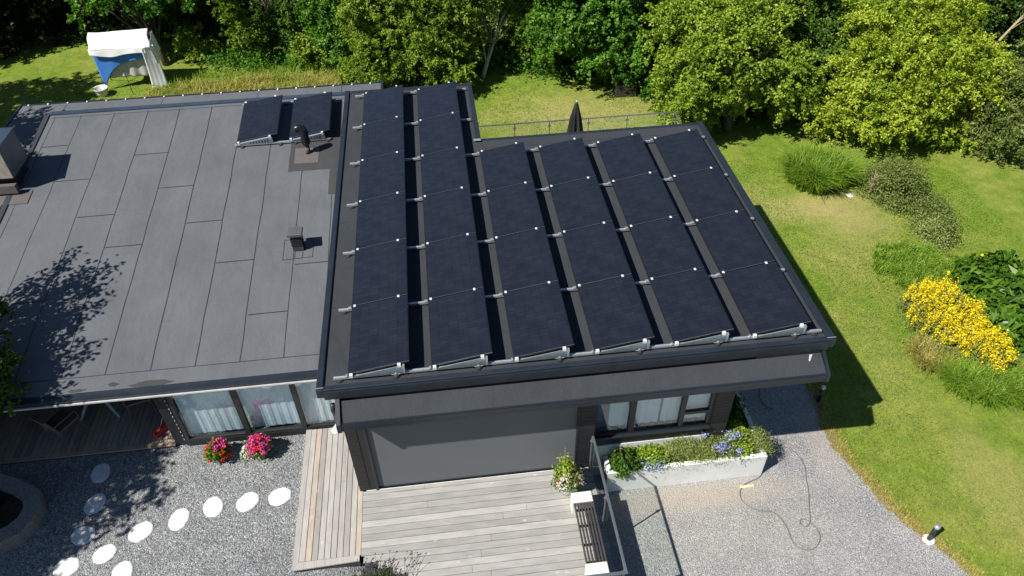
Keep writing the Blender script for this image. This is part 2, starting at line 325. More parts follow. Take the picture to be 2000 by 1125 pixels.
def mesh_obj(name, verts, faces, mat, parent=None, tint=None, smooth=False, off=None):
    me = bpy.data.meshes.new(name)
    verts = np.asarray(verts, dtype=np.float64).reshape(-1, 3)
    if off is None and parent is not None: off = root_loc(parent)
    if off is not None: verts = verts - np.array(off)[None, :]
    if isinstance(faces, np.ndarray):
        nf, k = faces.shape
        me.vertices.add(len(verts)); me.vertices.foreach_set('co', verts.astype(np.float32).ravel())
        me.loops.add(nf * k); me.loops.foreach_set('vertex_index', faces.astype(np.int32).ravel())
        me.polygons.add(nf); me.polygons.foreach_set('loop_start', np.arange(0, nf * k, k, dtype=np.int32))
        me.update(calc_edges=True)
    else:
        me.from_pydata([tuple(v) for v in verts], [], faces)
    if tint is not None:
        a = me.attributes.new('tint', 'FLOAT', 'POINT'); a.data.foreach_set('value', np.asarray(tint, dtype=np.float32))
    if smooth:
        for p in me.polygons: p.use_smooth = True
    me.materials.append(mat)
    o = bpy.data.objects.new(name, me); COL.objects.link(o)
    if parent is not None: o.parent = parent
    return o
def root_loc(o):
    l = Vector((0, 0, 0))
    while o is not None: l += Vector(o.location); o = o.parent
    return tuple(l)
def put(name, b, mat, parent=None, smooth=False, off=None):
    return mesh_obj(name, b.v, b.f, MT[mat] if isinstance(mat, str) else mat, parent, b.t, smooth, off)
def tag(o, label=None, cat=None, group=None, kind=None):
    for k, v in (('label', label), ('category', cat), ('group', group), ('kind', kind)):
        if v: o[k] = v
    return o
def thing(name, label, cat, loc=(0, 0, 0), group=None):
    o = bpy.data.objects.new(name, None); COL.objects.link(o); o.location = loc; o.empty_display_size = 0.2
    return tag(o, label, cat, group)
def struct(o): o['kind'] = 'structure'; return o

def smooth01(t): t = max(0.0, min(1.0, t)); return t * t * (3 - 2 * t)
GL, GR = -3.55, -4.2
def gz(x, y):
    w = smooth01((0.9 - x) / 1.7) * smooth01((9.0 - y) / 5.0)
    return GR + (GL - GR) * w
P0, PS = -1.70, 0.13                       # left roof plane z = P0 + PS*y
def rz(y): return P0 + PS * y

# ------------------------------------------------------------------ ground
xs = sorted(set([-60, -45, -34, -26, -20, -16] + list(np.arange(-13, 20.1, 0.5)) + [23, 27, 32, 40, 50, 65])); ys = sorted(set([-20, -14] + list(np.arange(-10, 24.1, 0.5)) + [27, 31, 36, 44, 60, 80]))
gv = [(x, y, gz(x, y) + (0.05 * math.sin(x * 0.9 + 1.3) * math.cos(y * 0.7) if (x > 12.5 or y > 13.5) else 0)) for y in ys for x in xs]; nx = len(xs)
gf = [(j * nx + i, j * nx + i + 1, (j + 1) * nx + i + 1, (j + 1) * nx + i) for j in range(len(ys) - 1) for i in range(nx - 1)]
struct(mesh_obj('ground', gv, gf, MT['lawn'], smooth=True))
def edge_x(y):
    pts = [(-9, 14.6), (-6, 13.0), (-3.6, 11.85), (-3.1, 11.54), (-2.58, 11.31), (-2.15, 11.01), (-1.45, 10.71), (-0.79, 10.46), (0.05, 10.27), (0.77, 10.23), (1.68, 10.38), (2.6, 10.3), (4.5, 10.2)]
    for (a, xa), (b, xb) in zip(pts, pts[1:]):
        if a <= y <= b: return xa + (xb - xa) * (y - a) / (b - a)
    return pts[-1][1]
def sheet(name, mat, rows, left, right, nxs, lift):
    v = []; f = []
    for y in rows:
        a, b = left(y), right(y)
        for i in range(nxs + 1):
            x = a + (b - a) * i / nxs; v.append((x, y, gz(x, y) + lift))
    n = nxs + 1
    for j in range(len(rows) - 1):
        for i in range(nxs): f.append((j * n + i, j * n + i + 1, (j + 1) * n + i + 1, (j + 1) * n + i))
    return struct(mesh_obj(name, v, f, MT[mat], smooth=True))
rr = random.Random(3)
wob = {round(float(y), 2): rr.uniform(-0.06, 0.06) for y in np.arange(-9, 4.51, 0.1)}
R1 = [float(y) for y in np.arange(-9, 4.51, 0.1)]
def wb_(y): return wob.get(round(y, 2), 0)
sheet('soil_edge', 'soil', R1, lambda y: edge_x(y) - 0.35, lambda y: edge_x(y) + 0.05 + abs(wb_(y)) * 2.2 + 0.06 * math.sin(y * 5), 3, 0.004)
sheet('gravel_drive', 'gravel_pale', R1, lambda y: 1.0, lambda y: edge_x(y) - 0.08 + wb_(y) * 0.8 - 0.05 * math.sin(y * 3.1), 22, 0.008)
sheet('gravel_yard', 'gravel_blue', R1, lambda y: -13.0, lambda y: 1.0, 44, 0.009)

# ------------------------------------------------------------------ the house
H = thing('house', 'low black house with flat felt roofs covered by solar panels', 'house')
# right wing roof (slab + felt)
rw = B(); L1 = [(-0.50, -0.12), (8.74, -0.12), (8.74, 7.74), (2.86, 7.74), (2.86, 10.86), (-0.50, 10.86)]
rw.prism(L1, -0.34, -0.15)
RW = put('roof', rw, 'felt_new', H); tag(RW, 'dark grey felt roof of the right wing')
fe = B()
fe.cbox(-0.62, -0.50, -0.23, 10.96, -0.31, -0.10, 0.012)                    # left verge
fe.cbox(8.74, 8.88, -0.23, 7.86, -0.31, -0.10, 0.012)
fe.cbox(-0.50, 8.74, -0.23, -0.12, -0.31, -0.11, 0.012)
fe.box(-0.50, 8.74, -0.262, -0.232, -0.34, -0.15)
fe.cbox(2.86, 2.99, 7.86, 10.96, -0.31, -0.10, 0.012)
fe.cbox(2.86, 8.74, 7.74, 7.86, -0.31, -0.145, 0.008); fe.cbox(-0.50, 2.86, 10.86, 10.96, -0.31, -0.12, 0.008)
put('edge_flashing', fe, 'flash', RW)
cp = B(); cp.box(2.80, 2.98, 7.68, 7.78, -0.095, -0.088); put('corner_joint', cp, 'silver', RW); cp = B(); cp.box(-0.63, -0.49, -0.19, -0.175, -0.099, -0.094); put('corner_joint', cp, 'silver', RW); cp = B(); cp.box(8.72, 8.89, -0.19, -0.175, -0.099, -0.094); put('corner_joint', cp, 'silver', RW)
for y0 in (1.9, 4.7): sm = B(); sm.box(-0.49, -0.31, y0, y0 + 0.015, -0.149, -0.146); put('felt_seam', sm, 'seam', RW)
sm = B()
sm.box(3.0, 8.7, 7.38, 7.392, -0.149, -0.146)
put('felt_seam', sm, 'seam', RW)
# left wing roof
lw = B(); LP = [(-8.8, 1.47), (-0.63, 1.47), (-0.63, 11.1), (-8.8, 11.1)]
lw.prism(LP, lambda x, y: rz(y) - 0.16, lambda x, y: rz(y)); LW = put('roof', lw, 'felt_old', H); tag(LW, 'pale grey felt roof of the left wing, laid in long sheets')
sm = B()
def seam(x0, x1, y0, y1, w=0.013, h=0.005):
    w *= 1.25
    if abs(x1 - x0) < abs(y1 - y0):
        k = 14; pts = [(x0 + (x1 - x0) * i / k + rr.uniform(-.011, .011), y0 + (y1 - y0) * i / k) for i in range(k + 1)]
        for (xa, ya), (xb, yb) in zip(pts, pts[1:]):
            sm.prism([(xa - w / 2, ya), (xa + w / 2, ya), (xb + w / 2, yb), (xb - w / 2, yb)], lambda x, y: rz(y) + 0.001, lambda x, y: rz(y) + h)
    else: sm.prism([(x0, y0 - w / 2), (x1, y1 - w / 2), (x1, y1 + w / 2), (x0, y0 + w / 2)], lambda x, y: rz(y) + 0.001, lambda x, y: rz(y) + h)
SX = [(-8.64, 0.008, 3.0, 10.9), (-7.93, 0.008, 1.94, 10.9), (-7.04, 0.01, 1.94, 10.9), (-6.13, 0.013, 1.94, 10.9), (-5.26, 0.013, 1.94, 10.9), (-4.37, 0.015, 1.94, 10.9),
      (-3.48, 0.015, 1.94, 10.9), (-2.58, 0.014, 1.94, 10.9), (-1.69, 0.012, 1.94, 7.85), (-0.885, 0.01, 1.94, 7.85)]
for x, w, a, b in SX: seam(x, x + 0.01, a, b, w)
for a, b, y in ((-7.0, -6.15, 6.73), (-6.1, -5.26, 5.61), (-4.34, -3.49, 6.22), (-3.45, -2.59, 4.81), (-2.54, -1.7, 3.18), (-1.63, -0.89, 4.55), (-6.1, -5.26, 8.98), (-5.24, -4.38, 7.58), (-8.65, -7.97, 9.6), (-7.93, -7.06, 8.14), (-7.93, -7.06, 4.1)):
    seam(a, b, y, y + 0.01, 0.018, 0.006)
seam(-8.75, -0.65, 1.94, 1.95, 0.012); seam(-8.7, -0.65, 10.88, 10.88, 0.01)
put('felt_seam', sm, 'seam', LW)
ed = B()
ed.prism([(-8.86, 1.40), (-0.63, 1.40), (-0.63, 1.47), (-8.86, 1.47)], rz(1.45) - 0.17, rz(1.45) + 0.012)
ed.prism([(-8.8, 1.47), (-0.63, 1.47), (-0.63, 1.56), (-8.8, 1.56)], lambda x, y: rz(y) + 0.001, lambda x, y: rz(y) + 0.007)
put('edge_flashing', ed, 'flash', LW)
ed = B(); ed.prism([(-8.8, 1.36), (-0.63, 1.36), (-0.63, 1.392), (-8.8, 1.392)], rz(1.4) - 0.11, rz(1.4) - 0.075); put('gutter_lip', ed, 'white_trim', LW)
ed = B(); ed.prism([(-8.82, 11.0), (-0.63, 11.0), (-0.63, 11.18), (-8.82, 11.18)], lambda x, y: rz(y) - 0.1, rz(11.1) + 0.02); put('ridge_capping', ed, 'flash_blue', LW)
ed = B(); ed.prism([(-8.93, 1.40), (-8.80, 1.40), (-8.80, 11.0), (-8.93, 11.0)], lambda x, y: rz(y) - 0.14, lambda x, y: rz(y) + 0.03)
put('verge_strip', ed, 'felt_new', LW)
pb = B(); pb.prism([(-2.03, 7.83), (-0.97, 7.83), (-0.97, 6.85), (-0.72, 6.85), (-0.72, 10.7), (-0.97, 10.7), (-0.97, 8.98), (-2.03, 8.98)], lambda x, y: rz(y) + 0.002, lambda x, y: rz(y) + 0.009)
put('felt_patch', pb, 'felt_patch', LW)
pb = B(); pb.prism([(-1.9, 8.12), (-1.28, 8.10), (-1.26, 8.72), (-1.9, 8.74)], lambda x, y: rz(y) + 0.011, lambda x, y: rz(y) + 0.018); put('felt_patch', pb, 'felt_patch_pale', LW)
st = B()
for x, y, r in ((-5.05, 1.68, 0.13), (-5.75, 1.62, 0.10), (-4.3, 1.62, 0.2)):
    st = B(); k = 14; st.prism([(x + r * rr.uniform(.6, 1.2) * (2.0 if r < .12 or r > .19 else 0.8) * math.cos(2 * PI * i / k), y + 0.45 * r * rr.uniform(.6, 1.2) * math.sin(2 * PI * i / k)) for i in range(k)], lambda x, y: rz(y) + 0.002, lambda x, y: rz(y) + 0.0045)
    put('stain', st, 'felt_patch', LW)
# low back roof
br = B(); br.prism([(-10.3, 6.5), (-8.95, 6.5), (-8.95, 11.25), (0.30, 11.25), (0.30, 12.55), (-10.3, 12.62)], -1.0, -0.72); BR = put('roof', br, 'felt_old', H); tag(BR, 'lower strip of grey felt roof along the back edge')
ed = B(); ed.box(-10.36, -10.3, 6.5, 12.66, -1.0, -0.69); ed.box(0.30, 0.36, 11.3, 12.6, -1.0, -0.66); ed.prism([(-10.3, 12.62), (0.3, 12.55), (0.3, 12.60), (-10.3, 12.67)], -1.0, -0.70); put('edge_flashing', ed, 'flash', BR)
kn = B()
for i in range(19):
    x = -10.1 + i * 0.56; kn = B(); kn.lathe((x, 12.57 - 0.0066 * (x + 10.3) + 0.03, -0.72), [(0.028, 0), (0.03, 0.03), (0.012, 0.045)], 8)
    put('snow_guard', kn, 'white_trim', BR)
for x in (-9.0, -6.2, -3.4, -0.9): sm = B(); sm.box(x, x + 0.012, 11.3, 12.6, -0.719, -0.715); put('felt_seam', sm, 'seam', BR)
# awning roof in front of the right wing
aw = B()
aw.add([(-0.24, -0.265, -0.40), (8.64, -0.265, -0.40), (8.66, -0.60, -0.61), (-0.24, -0.60, -0.61), (-0.24, -0.265, -0.62), (8.64, -0.265, -0.62), (8.66, -0.60, -0.76), (-0.24, -0.60, -0.76)],
       [(0, 3, 2, 1), (4, 5, 6, 7), (0, 1, 5, 4), (3, 7, 6, 2), (1, 2, 6, 5), (0, 4, 7, 3)])
AW = put('awning_roof', aw, 'felt_new', H); tag(AW, 'narrow sloping felt canopy under the main roof edge')
ed = B(); ed.box(-0.27, 8.68, -0.640, -0.602, -0.79, -0.60); ed.box(-0.27, 8.68, -0.652, -0.641, -0.70, -0.615)
ed.prism([(-0.33, -0.66), (-0.25, -0.66), (-0.25, -0.20), (-0.33, -0.20)], lambda x, y: -0.80, lambda x, y: -0.56 + 0.6 * (y + 0.62))
ed.prism([(8.665, -0.66), (8.72, -0.66), (8.72, -0.26), (8.665, -0.26)], lambda x, y: -0.80, lambda x, y: -0.58 + 0.6 * (y + 0.62))
put('edge_flashing', ed, 'flash', AW)
ed = B(); ed.add([(8.40, -0.30, -0.385), (8.46, -0.30, -0.385), (8.39, -0.40, -0.45), (8.36, -0.40, -0.45)], [(0, 1, 2, 3)]); put('silicone_smear', ed, 'white_trim', AW)
# walls right wing
wl = B()
wl.box(-0.33, 0.0, -0.20, 1.6, -3.36, -0.34)                     # left pier
wl.box(0.0, 4.14, -0.08, 0.10, -3.36, -0.62)                     # wall behind the screen
wl.box(4.14, 4.47, -0.20, 0.30, -4.2, -0.62)                     # pier right of the screen
wl.box(4.47, 6.98, 0.16, 0.30, -3.15, -2.72)
wl.box(4.47, 6.98, 0.16, 0.30, -1.54, -0.62); wl.box(6.98, 7.40, 0.10, 0.30, -4.2, -0.62)
wl.box(4.47, 4.52, 0.12, 0.30, -2.72, -1.56)
wl.box(-0.33, 7.40, -0.20, -0.081, -0.62, -0.34); wl.box(7.40, 8.63, -0.255, -0.10, -0.60, -0.342)
wl.box(7.28, 7.40, 0.301, 7.6, -4.2, -0.34); wl.box(2.8, 7.28, 7.48, 7.6, -4.2, -0.34); wl.box(2.68, 2.8, 7.48, 10.7, -4.2, -0.34); wl.box(-0.33, 2.68, 10.58, 10.7, -4.2, -0.34)
W1 = put('wall', wl, 'wall', H); tag(W1, 'black timber wall of the right wing')
bt = B()
for i in range(26): bt.box(4.15, 4.46, -0.212, -0.201, -3.3 + i * 0.1, -3.3 + i * 0.1 + 0.093)
put('wall_cladding', bt, 'wall', W1); bt = B()
for i in range(26): bt.box(7.02, 7.38, 0.088, 0.099, -3.4 + i * 0.1, -3.4 + i * 0.1 + 0.093)
put('wall_cladding', bt, 'wall', W1); bt = B()
for i in range(26): bt.box(-0.29, -0.12, -0.212, -0.201, -3.3 + i * 0.1, -3.3 + i * 0.1 + 0.093)
put('wall_cladding', bt, 'wall', W1)
fd = B(); fd.box(4.475, 6.975, 0.13, 0.30, -4.2, -3.16); put('plinth', fd, 'foundation', W1)
fl = B(); fl.box(-0.3, 7.2, 0.4, 7.4, -3.45, -3.4); put('floor', fl, 'room', H)
# roller screen
sc = B(); sc.box(0.06, 4.10, -0.165, -0.155, -3.30, -0.70); SC = put('roller_screen', sc, 'screen', H); tag(SC, 'grey fabric roller screen drawn down over the front opening')
sr = B(); sr.box(0.0, 0.06, -0.215, -0.11, -3.35, -0.63); put('guide_rail', sr, 'flash', SC); sr = B(); sr.box(4.10, 4.14, -0.215, -0.11, -3.35, -0.63); put('guide_rail', sr, 'flash', SC)
sr = B(); sr.box(0.06, 4.10, -0.18, -0.14, -3.335, -3.30); put('bottom_bar', sr, 'flash', SC)
# window on the right
def window(name, x0, x1, y, z0, z1, mulls, parent, label, cross=None, fr=0.06):
    f = B(); f.box(x0 - fr, x1 + fr, y - 0.04, y + 0.05, z0 - fr, z0); f.box(x0 - fr, x1 + fr, y - 0.04, y + 0.05, z1, z1 + fr)
    f.box(x0 - fr, x0, y - 0.04, y + 0.05, z0, z1); f.box(x1, x1 + fr, y - 0.04, y + 0.05, z0, z1)
    for a, b in mulls: f.box(a, b, y - 0.045, y + 0.05, z0, z1)
    if cross: f.box(cross[0], cross[1], y - 0.04, y + 0.04, cross[2], cross[2] + 0.08)
    o = put('window', f, 'frame', parent); tag(o, label)
    xs_ = [x0] + [q for m in mulls for q in m] + [x1]
    for i in range(0, len(xs_), 2):
        g = B(); g.box(xs_[i], xs_[i + 1], y - 0.004, y + 0.004, z0, z1); put('pane', g, 'glass', o)
    return o
window('window', 4.56, 6.90, 0.10, -2.66, -1.60, [(5.24, 5.36), (6.30, 6.40)], H, 'three-part dark framed window above the white planter', (6.40, 6.90, -2.30), 0.05)
sl = B(); sl.box(4.47, 6.99, 0.0, 0.12, -2.76, -2.715); put('window_sill', sl, 'flash', H)
def curtain(x0, x1, y, z0, z1, label, mat='curtain', amp=0.006, k=34, group='window curtains'):
    n = int((x1 - x0) * 60); v = []; f = []
    for i in range(n + 1):
        x = x0 + (x1 - x0) * i / n; yy = y + amp * math.sin(x * k) + amp * 0.4 * math.sin(x * k * 2.7 + 1)
        v += [(x, yy, z0), (x, yy, z1)]
    f = [(2 * i, 2 * i + 2, 2 * i + 3, 2 * i + 1) for i in range(n)]
    tag(mesh_obj('curtain', v, f, MT[mat], smooth=True), label, 'curtain', group)
curtain(4.85, 5.9, 0.20, -2.60, -1.55, 'pale curtain behind the left panes of the window above the planter')
curtain(5.95, 6.92, 0.20, -2.60, -1.55, 'pale curtain behind the right panes of the window above the planter')
rb = B(); rb.box(4.45, 7.1, 0.40, 0.44, -3.3, -1.0); rb.box(4.45, 7.1, 0.305, 0.40, -2.75, -2.70); put('room_backing', rb, 'room', H)
# left wing walls and big window
w2 = B()
w2.box(-4.40, -4.16, 1.60, 4.6, -3.5, -1.55); w2.box(-4.16, -0.33, 1.55, 1.66, -3.5, -3.36)
w2.box(-8.9, -4.40, 4.5, 4.6, -3.5, -1.2); w2.box(-8.95, -8.8, 1.6, 4.6, -3.5, -1.55); w2.box(-10.2, -10.05, 6.6, 12.3, -4.2, -1.0); w2.box(-10.2, 0.2, 12.2, 12.35, -4.2, -1.0); w2.box(0.1, 0.2, 10.7, 12.2, -4.2, -1.0)
W2 = put('wall', w2, 'wall', H); tag(W2, 'black wall of the left wing around the porch')
dl = B()
for i in range(14): dl = B(); dl.box(-4.195, -4.18, 1.592, 1.599, -3.35 + i * 0.13, -3.31 + i * 0.13); put('pale_edge_trim', dl, 'white_trim', W2)
window('window', -4.06, -0.42, 1.60, -3.30, -1.66, [(-2.86, -2.74), (-1.64, -1.54)], H, 'wide dark framed glass front beside the porch', None, 0.07)
curtain(-4.05, -2.9, 1.70, -3.3, -1.7, 'long pale curtain behind the left pane of the wide glass front')
curtain(-2.8, -1.65, 1.71, -3.3, -1.7, 'long pale curtain behind the middle pane of the wide glass front')
curtain(-1.6, -0.4, 1.69, -3.3, -1.7, 'long white curtain behind the right pane of the wide glass front', 'sheet_white', 0.008, 40)
po = B(); po.box(-8.62, -8.48, 1.52, 1.66, -3.45, -1.66); put('porch_post', po, 'wall', H)
# downpipe and wall lamp
dp = B(); dp.tube([(-0.38, -0.28, -0.45), (-0.40, -0.28, -0.62), (-0.42, -0.14, -0.9), (-0.42, -0.10, -1.25)], 0.045, 10); put('downpipe', dp, 'flash', H, True)
wlm = thing('wall_lamp', 'small round white lamp on the black corner under the canopy', 'lamp', (-0.45, -0.13, -1.35))
a = B(); a.lathe((-0.47, -0.14, -1.36), [(0.10, 0), (0.105, 0.015), (0.09, 0.03)], 20); put('shade', a, 'white_trim', wlm, True)
a = B(); a.lathe((-0.44, -0.12, -1.31), [(0.012, -0.03), (0.045, 0.0), (0.06, 0.04), (0.045, 0.08), (0.01, 0.095)], 16); put('globe', a, 'lamp_white', wlm, True)
a = B(); a.tube([(-0.44, -0.12, -1.33), (-0.34, -0.05, -1.33)], 0.014, 8); put('arm', a, 'black', wlm)
# chimney
ch = B(); ch.box(-9.85, -8.62, 7.84, 8.80, -0.26, 0.58); CH = put('chimney', ch, 'cladding', H); tag(CH, 'wide grey clad chimney box at the left roof edge')
a = B(); a.box(-9.84, -8.625, 7.825, 7.84, -0.25, 0.57); put('sun_painted_front', a, 'cladding_sun', CH)  # thin facing that carries the painted sunlit tone of the front side
a = B(); a.box(-9.75, -8.72, 7.92, 8.74, -0.9, -0.26); put('neck', a, 'wall', CH)
a = B(); a.box(-9.87, -8.60, 7.80, 8.82, 0.58, 0.605); put('cap', a, 'flash_blue', CH)
a = B(); a.prism([(-9.3, 7.38), (-8.35, 7.38), (-8.35, 7.86), (-9.3, 7.86)], lambda x, y: rz(y) + 0.003, lambda x, y: rz(y) + 0.02); a.box(-9.4, -8.62, 7.70, 7.83, -0.62, -0.40); put('apron', a, 'felt_patch_pale', CH)
# mushroom-headed vent pipe
vp = B(); yb, xb = 8.52, -1.55; zb = rz(yb)
VP = put('vent_pipe', vp.tube([(xb, yb, zb), (xb + 0.005, yb + 0.01, zb + 0.22)], [0.075, 0.055], 14), 'clay' if 'clay' in MT else 'felt_patch_pale', H, True); tag(VP, 'black vent pipe with a curled hood beside the two separate panels')
a = B(); a.tube([(xb, yb, zb + 0.20), (xb, yb, zb + 0.26), (xb, yb, zb + 0.30), (xb, yb, zb + 0.66), (xb - 0.02, yb, zb + 0.74), (xb - 0.09, yb - 0.02, zb + 0.80), (xb - 0.16, yb - 0.04, zb + 0.78), (xb - 0.20, yb - 0.05, zb + 0.71)],
       [0.05, 0.07, 0.10, 0.115, 0.105, 0.095, 0.085, 0.08], 16, False); put('hood', a, 'black', VP, True)
for z in (0.34, 0.42, 0.60): a = B(); a.tube([(xb, yb, zb + z), (xb, yb, zb + z + 0.012)], 0.122, 16); put('band', a, 'black', VP)
# box vent
vb = B(); x0, x1, y0, y1 = -1.69, -1.45, 4.96, 5.16; zt = -0.53
vb.box(x0, x1, y0, y1, rz(y0) - 0.02, zt - 0.10); VB = put('vent_box', vb, 'wall_grey', H); tag(VB, 'square sheet metal vent with louvres standing on the pale roof')
a = B(); [a.box(x0 - 0.012, x1 + 0.012, y0 - 0.014, y1 + 0.012, zt - 0.36 + i * 0.05, zt - 0.345 + i * 0.05) for i in range(5)]; put('louvre', a, 'flash', VB)
a = B(); a.cbox(x0 - 0.045, x1 + 0.045, y0 - 0.05, y1 + 0.05, zt - 0.07, zt, 0.006); put('cap', a, 'cladding', VB)
a = B()
for q in ([(-1.93, 4.72), (-1.92, 4.72), (-1.92, 5.35), (-1.93, 5.35)], [(-1.25, 4.75), (-1.24, 4.75), (-1.24, 5.35), (-1.25, 5.35)], [(-1.93, 4.71), (-1.24, 4.74), (-1.24, 4.755), (-1.93, 4.725)], [(-1.93, 5.35), (-1.24, 5.35), (-1.24, 5.36), (-1.93, 5.36)], [(-1.66, 4.73), (-1.65, 4.73), (-1.65, 4.95), (-1.66, 4.95)], [(-1.48, 4.73), (-1.47, 4.73), (-1.47, 4.95), (-1.48, 4.95)]):
    a.prism(q, lambda x, y: rz(y) + 0.003, lambda x, y: rz(y) + 0.0065)
put('felt_collar', a, 'seam', VB)

# ------------------------------------------------------------------ solar panels on the right wing
TILT = math.radians(10.0); PW, PLN, RY, PX = 1.115, 1.737, 1.755, 1.4757
def panel_parts(root):
    f = B(); t = 0.04
    f.cbox(0, PW, 0, PLN, -t, -0.0005, 0.002); put('frame', f, 'panel_frame', root, off=(0, 0, 0))
    c = B(); c.box(0.012, PW - 0.012, 0.012, PLN - 0.012, -0.010, 0.0012); put('cells', c, 'cells', root, off=(0, 0, 0))
    e = B(); e.box(0.004, PW - 0.002, 0.0, 0.004, -0.012, 0.0018); put('edge_strip', e, 'frame_edge', root, off=(0, 0, 0))
ORD = ['first', 'second', 'third', 'fourth', 'fifth', 'sixth']
proto = None; COLS = [6, 6, 4, 4, 4, 4]
TINY = random.Random(5)
for c in range(6):
    for j in range(COLS[c]):
        lab = 'black solar panel in the %s column from the left, %s from the front' % (ORD[c], ORD[j])
        if proto is None:
            o = proto = thing('solar_panel', lab, 'solar panel', (0, 0, 0), 'solar panels of the main array'); panel_parts(o)
        else:
            o = proto.copy(); COL.objects.link(o); o['label'] = lab
            for chd in proto.children:
                q = chd.copy(); COL.objects.link(q); q.parent = o
        o.location = (c * PX - 0.055, j * RY + 0.009, -0.0097); o.rotation_euler = (TINY.uniform(-.0015, .0015), -TILT + TINY.uniform(-.002, .002), 0)
TX, TZ = math.cos(TILT), math.sin(TILT)
def bracket(b, x, y, hw=0.02):            # triangular tilt bracket: base x, runs to x+.95
    z0 = -0.062
    b.add([(x - 0.02, y - hw, z0), (x + 0.93, y - hw, z0), (x + 0.93, y - hw, z0 + 0.195), (x - 0.02, y - hw, z0 + 0.022), (x - 0.02, y - hw + 0.006, z0), (x + 0.93, y - hw + 0.006, z0), (x + 0.93, y - hw + 0.006, z0 + 0.195), (x - 0.02, y - hw + 0.006, z0 + 0.022)],
          [(0, 1, 2, 3), (7, 6, 5, 4), (0, 3, 7, 4), (1, 5, 6, 2), (3, 2, 6, 7), (0, 4, 5, 1)])
for r in range(7):
    y = r * RY; full = r <= 4; x1 = 8.68 if full else 2.80
    nc = 6 if full else 2
    lab = 'silver mounting rail ' + ('running along the front edge of the main array' if r == 0 else 'at the rear end of the two longest panel columns' if r == 6 else 'across the two longest panel columns beside the roof notch' if r == 5 else 'across the array between its %s and %s panel rows' % (ORD[r - 1], ORD[r]) if r < 4 else 'along the rear ends of the four short panel columns')
    o = thing('mounting_rail', lab, 'mounting rail', (-0.32, y, -0.15), 'mounting rails of the main array')
    a = B(); a.box(-0.32, x1, y - 0.024, y + 0.024, -0.105, -0.066); a.box(-0.32, x1, y - 0.022, y - 0.012, -0.066, -0.060); a.box(-0.32, x1, y + 0.012, y + 0.022, -0.066, -0.060); put('rail', a, 'silver', o)
    for c in range(nc):
        x = c * PX
        a = B(); bracket(a, x, y - (0.012 if r else 0.03)); put('tilt_bracket', a, 'steel', o)
        a = B(); yy = y if r else y - 0.024       # sloping top channel under the clamps
        if r == 0:
            a.add([(x + 0.02, yy - 0.022, -0.054), (x + 0.90, yy - 0.022, 0.095), (x + 0.90, yy + 0.016, 0.095), (x + 0.02, yy + 0.016, -0.054), (x + 0.02, yy - 0.022, -0.070), (x + 0.90, yy - 0.022, 0.075), (x + 0.90, yy + 0.016, 0.075), (x + 0.02, yy + 0.016, -0.070)],
                  [(0, 1, 2, 3), (4, 7, 6, 5), (0, 4, 5, 1), (3, 2, 6, 7), (1, 5, 6, 2), (0, 3, 7, 4)])
            a.box(x + 0.915, x + 0.95, yy - 0.03, yy + 0.02, -0.066, 0.125)
            put('top_channel', a, 'silver', o)
        for d in (0.0, 0.862):
            a = B(); zc = d * TZ / TX
            k = (0.022, 0.030) if r else (0.030, 0.026)
            a.cbox(x + d - k[0], x + d + k[0], yy - k[1] + (0 if r else -0.004), yy + k[1], zc - 0.055 if r == 0 else zc - 0.01, zc + 0.010, 0.004); put('clamp', a, 'clamp', o)
        a = B(); a.cbox(x - 0.13 if r else x - 0.10, x - 0.065, y - 0.03, y + 0.03, -0.062, -0.030, 0.004); put('end_bracket', a, 'silver', o)
        if r == 0:
            a = B(); a.tube([(x + 0.78, y - 0.06, -0.075), (x + 0.78, y + 0.0, -0.075)], 0.026, 10); put('bolt', a, 'silver', o); a = B(); a.tube([(x + 0.70, y - 0.04, -0.08), (x + 0.86, y - 0.04, -0.08)], 0.012, 8); put('bolt', a, 'silver', o)
            a = B(); a.lathe((x + 0.78, y - 0.03, -0.149), [(0.07, 0), (0.06, 0.03), (0.03, 0.05)], 12); put('rubber_foot', a, 'rubber', o)
    for x in ([-0.22] + [c * PX + 1.22 for c in range(nc)] if r else [-0.22, 8.55]): a = B(); a.lathe((x, y - 0.005, -0.149), [(0.07, 0), (0.065, 0.02), (0.03, 0.045)], 12); put('rubber_foot', a, 'rubber', o)
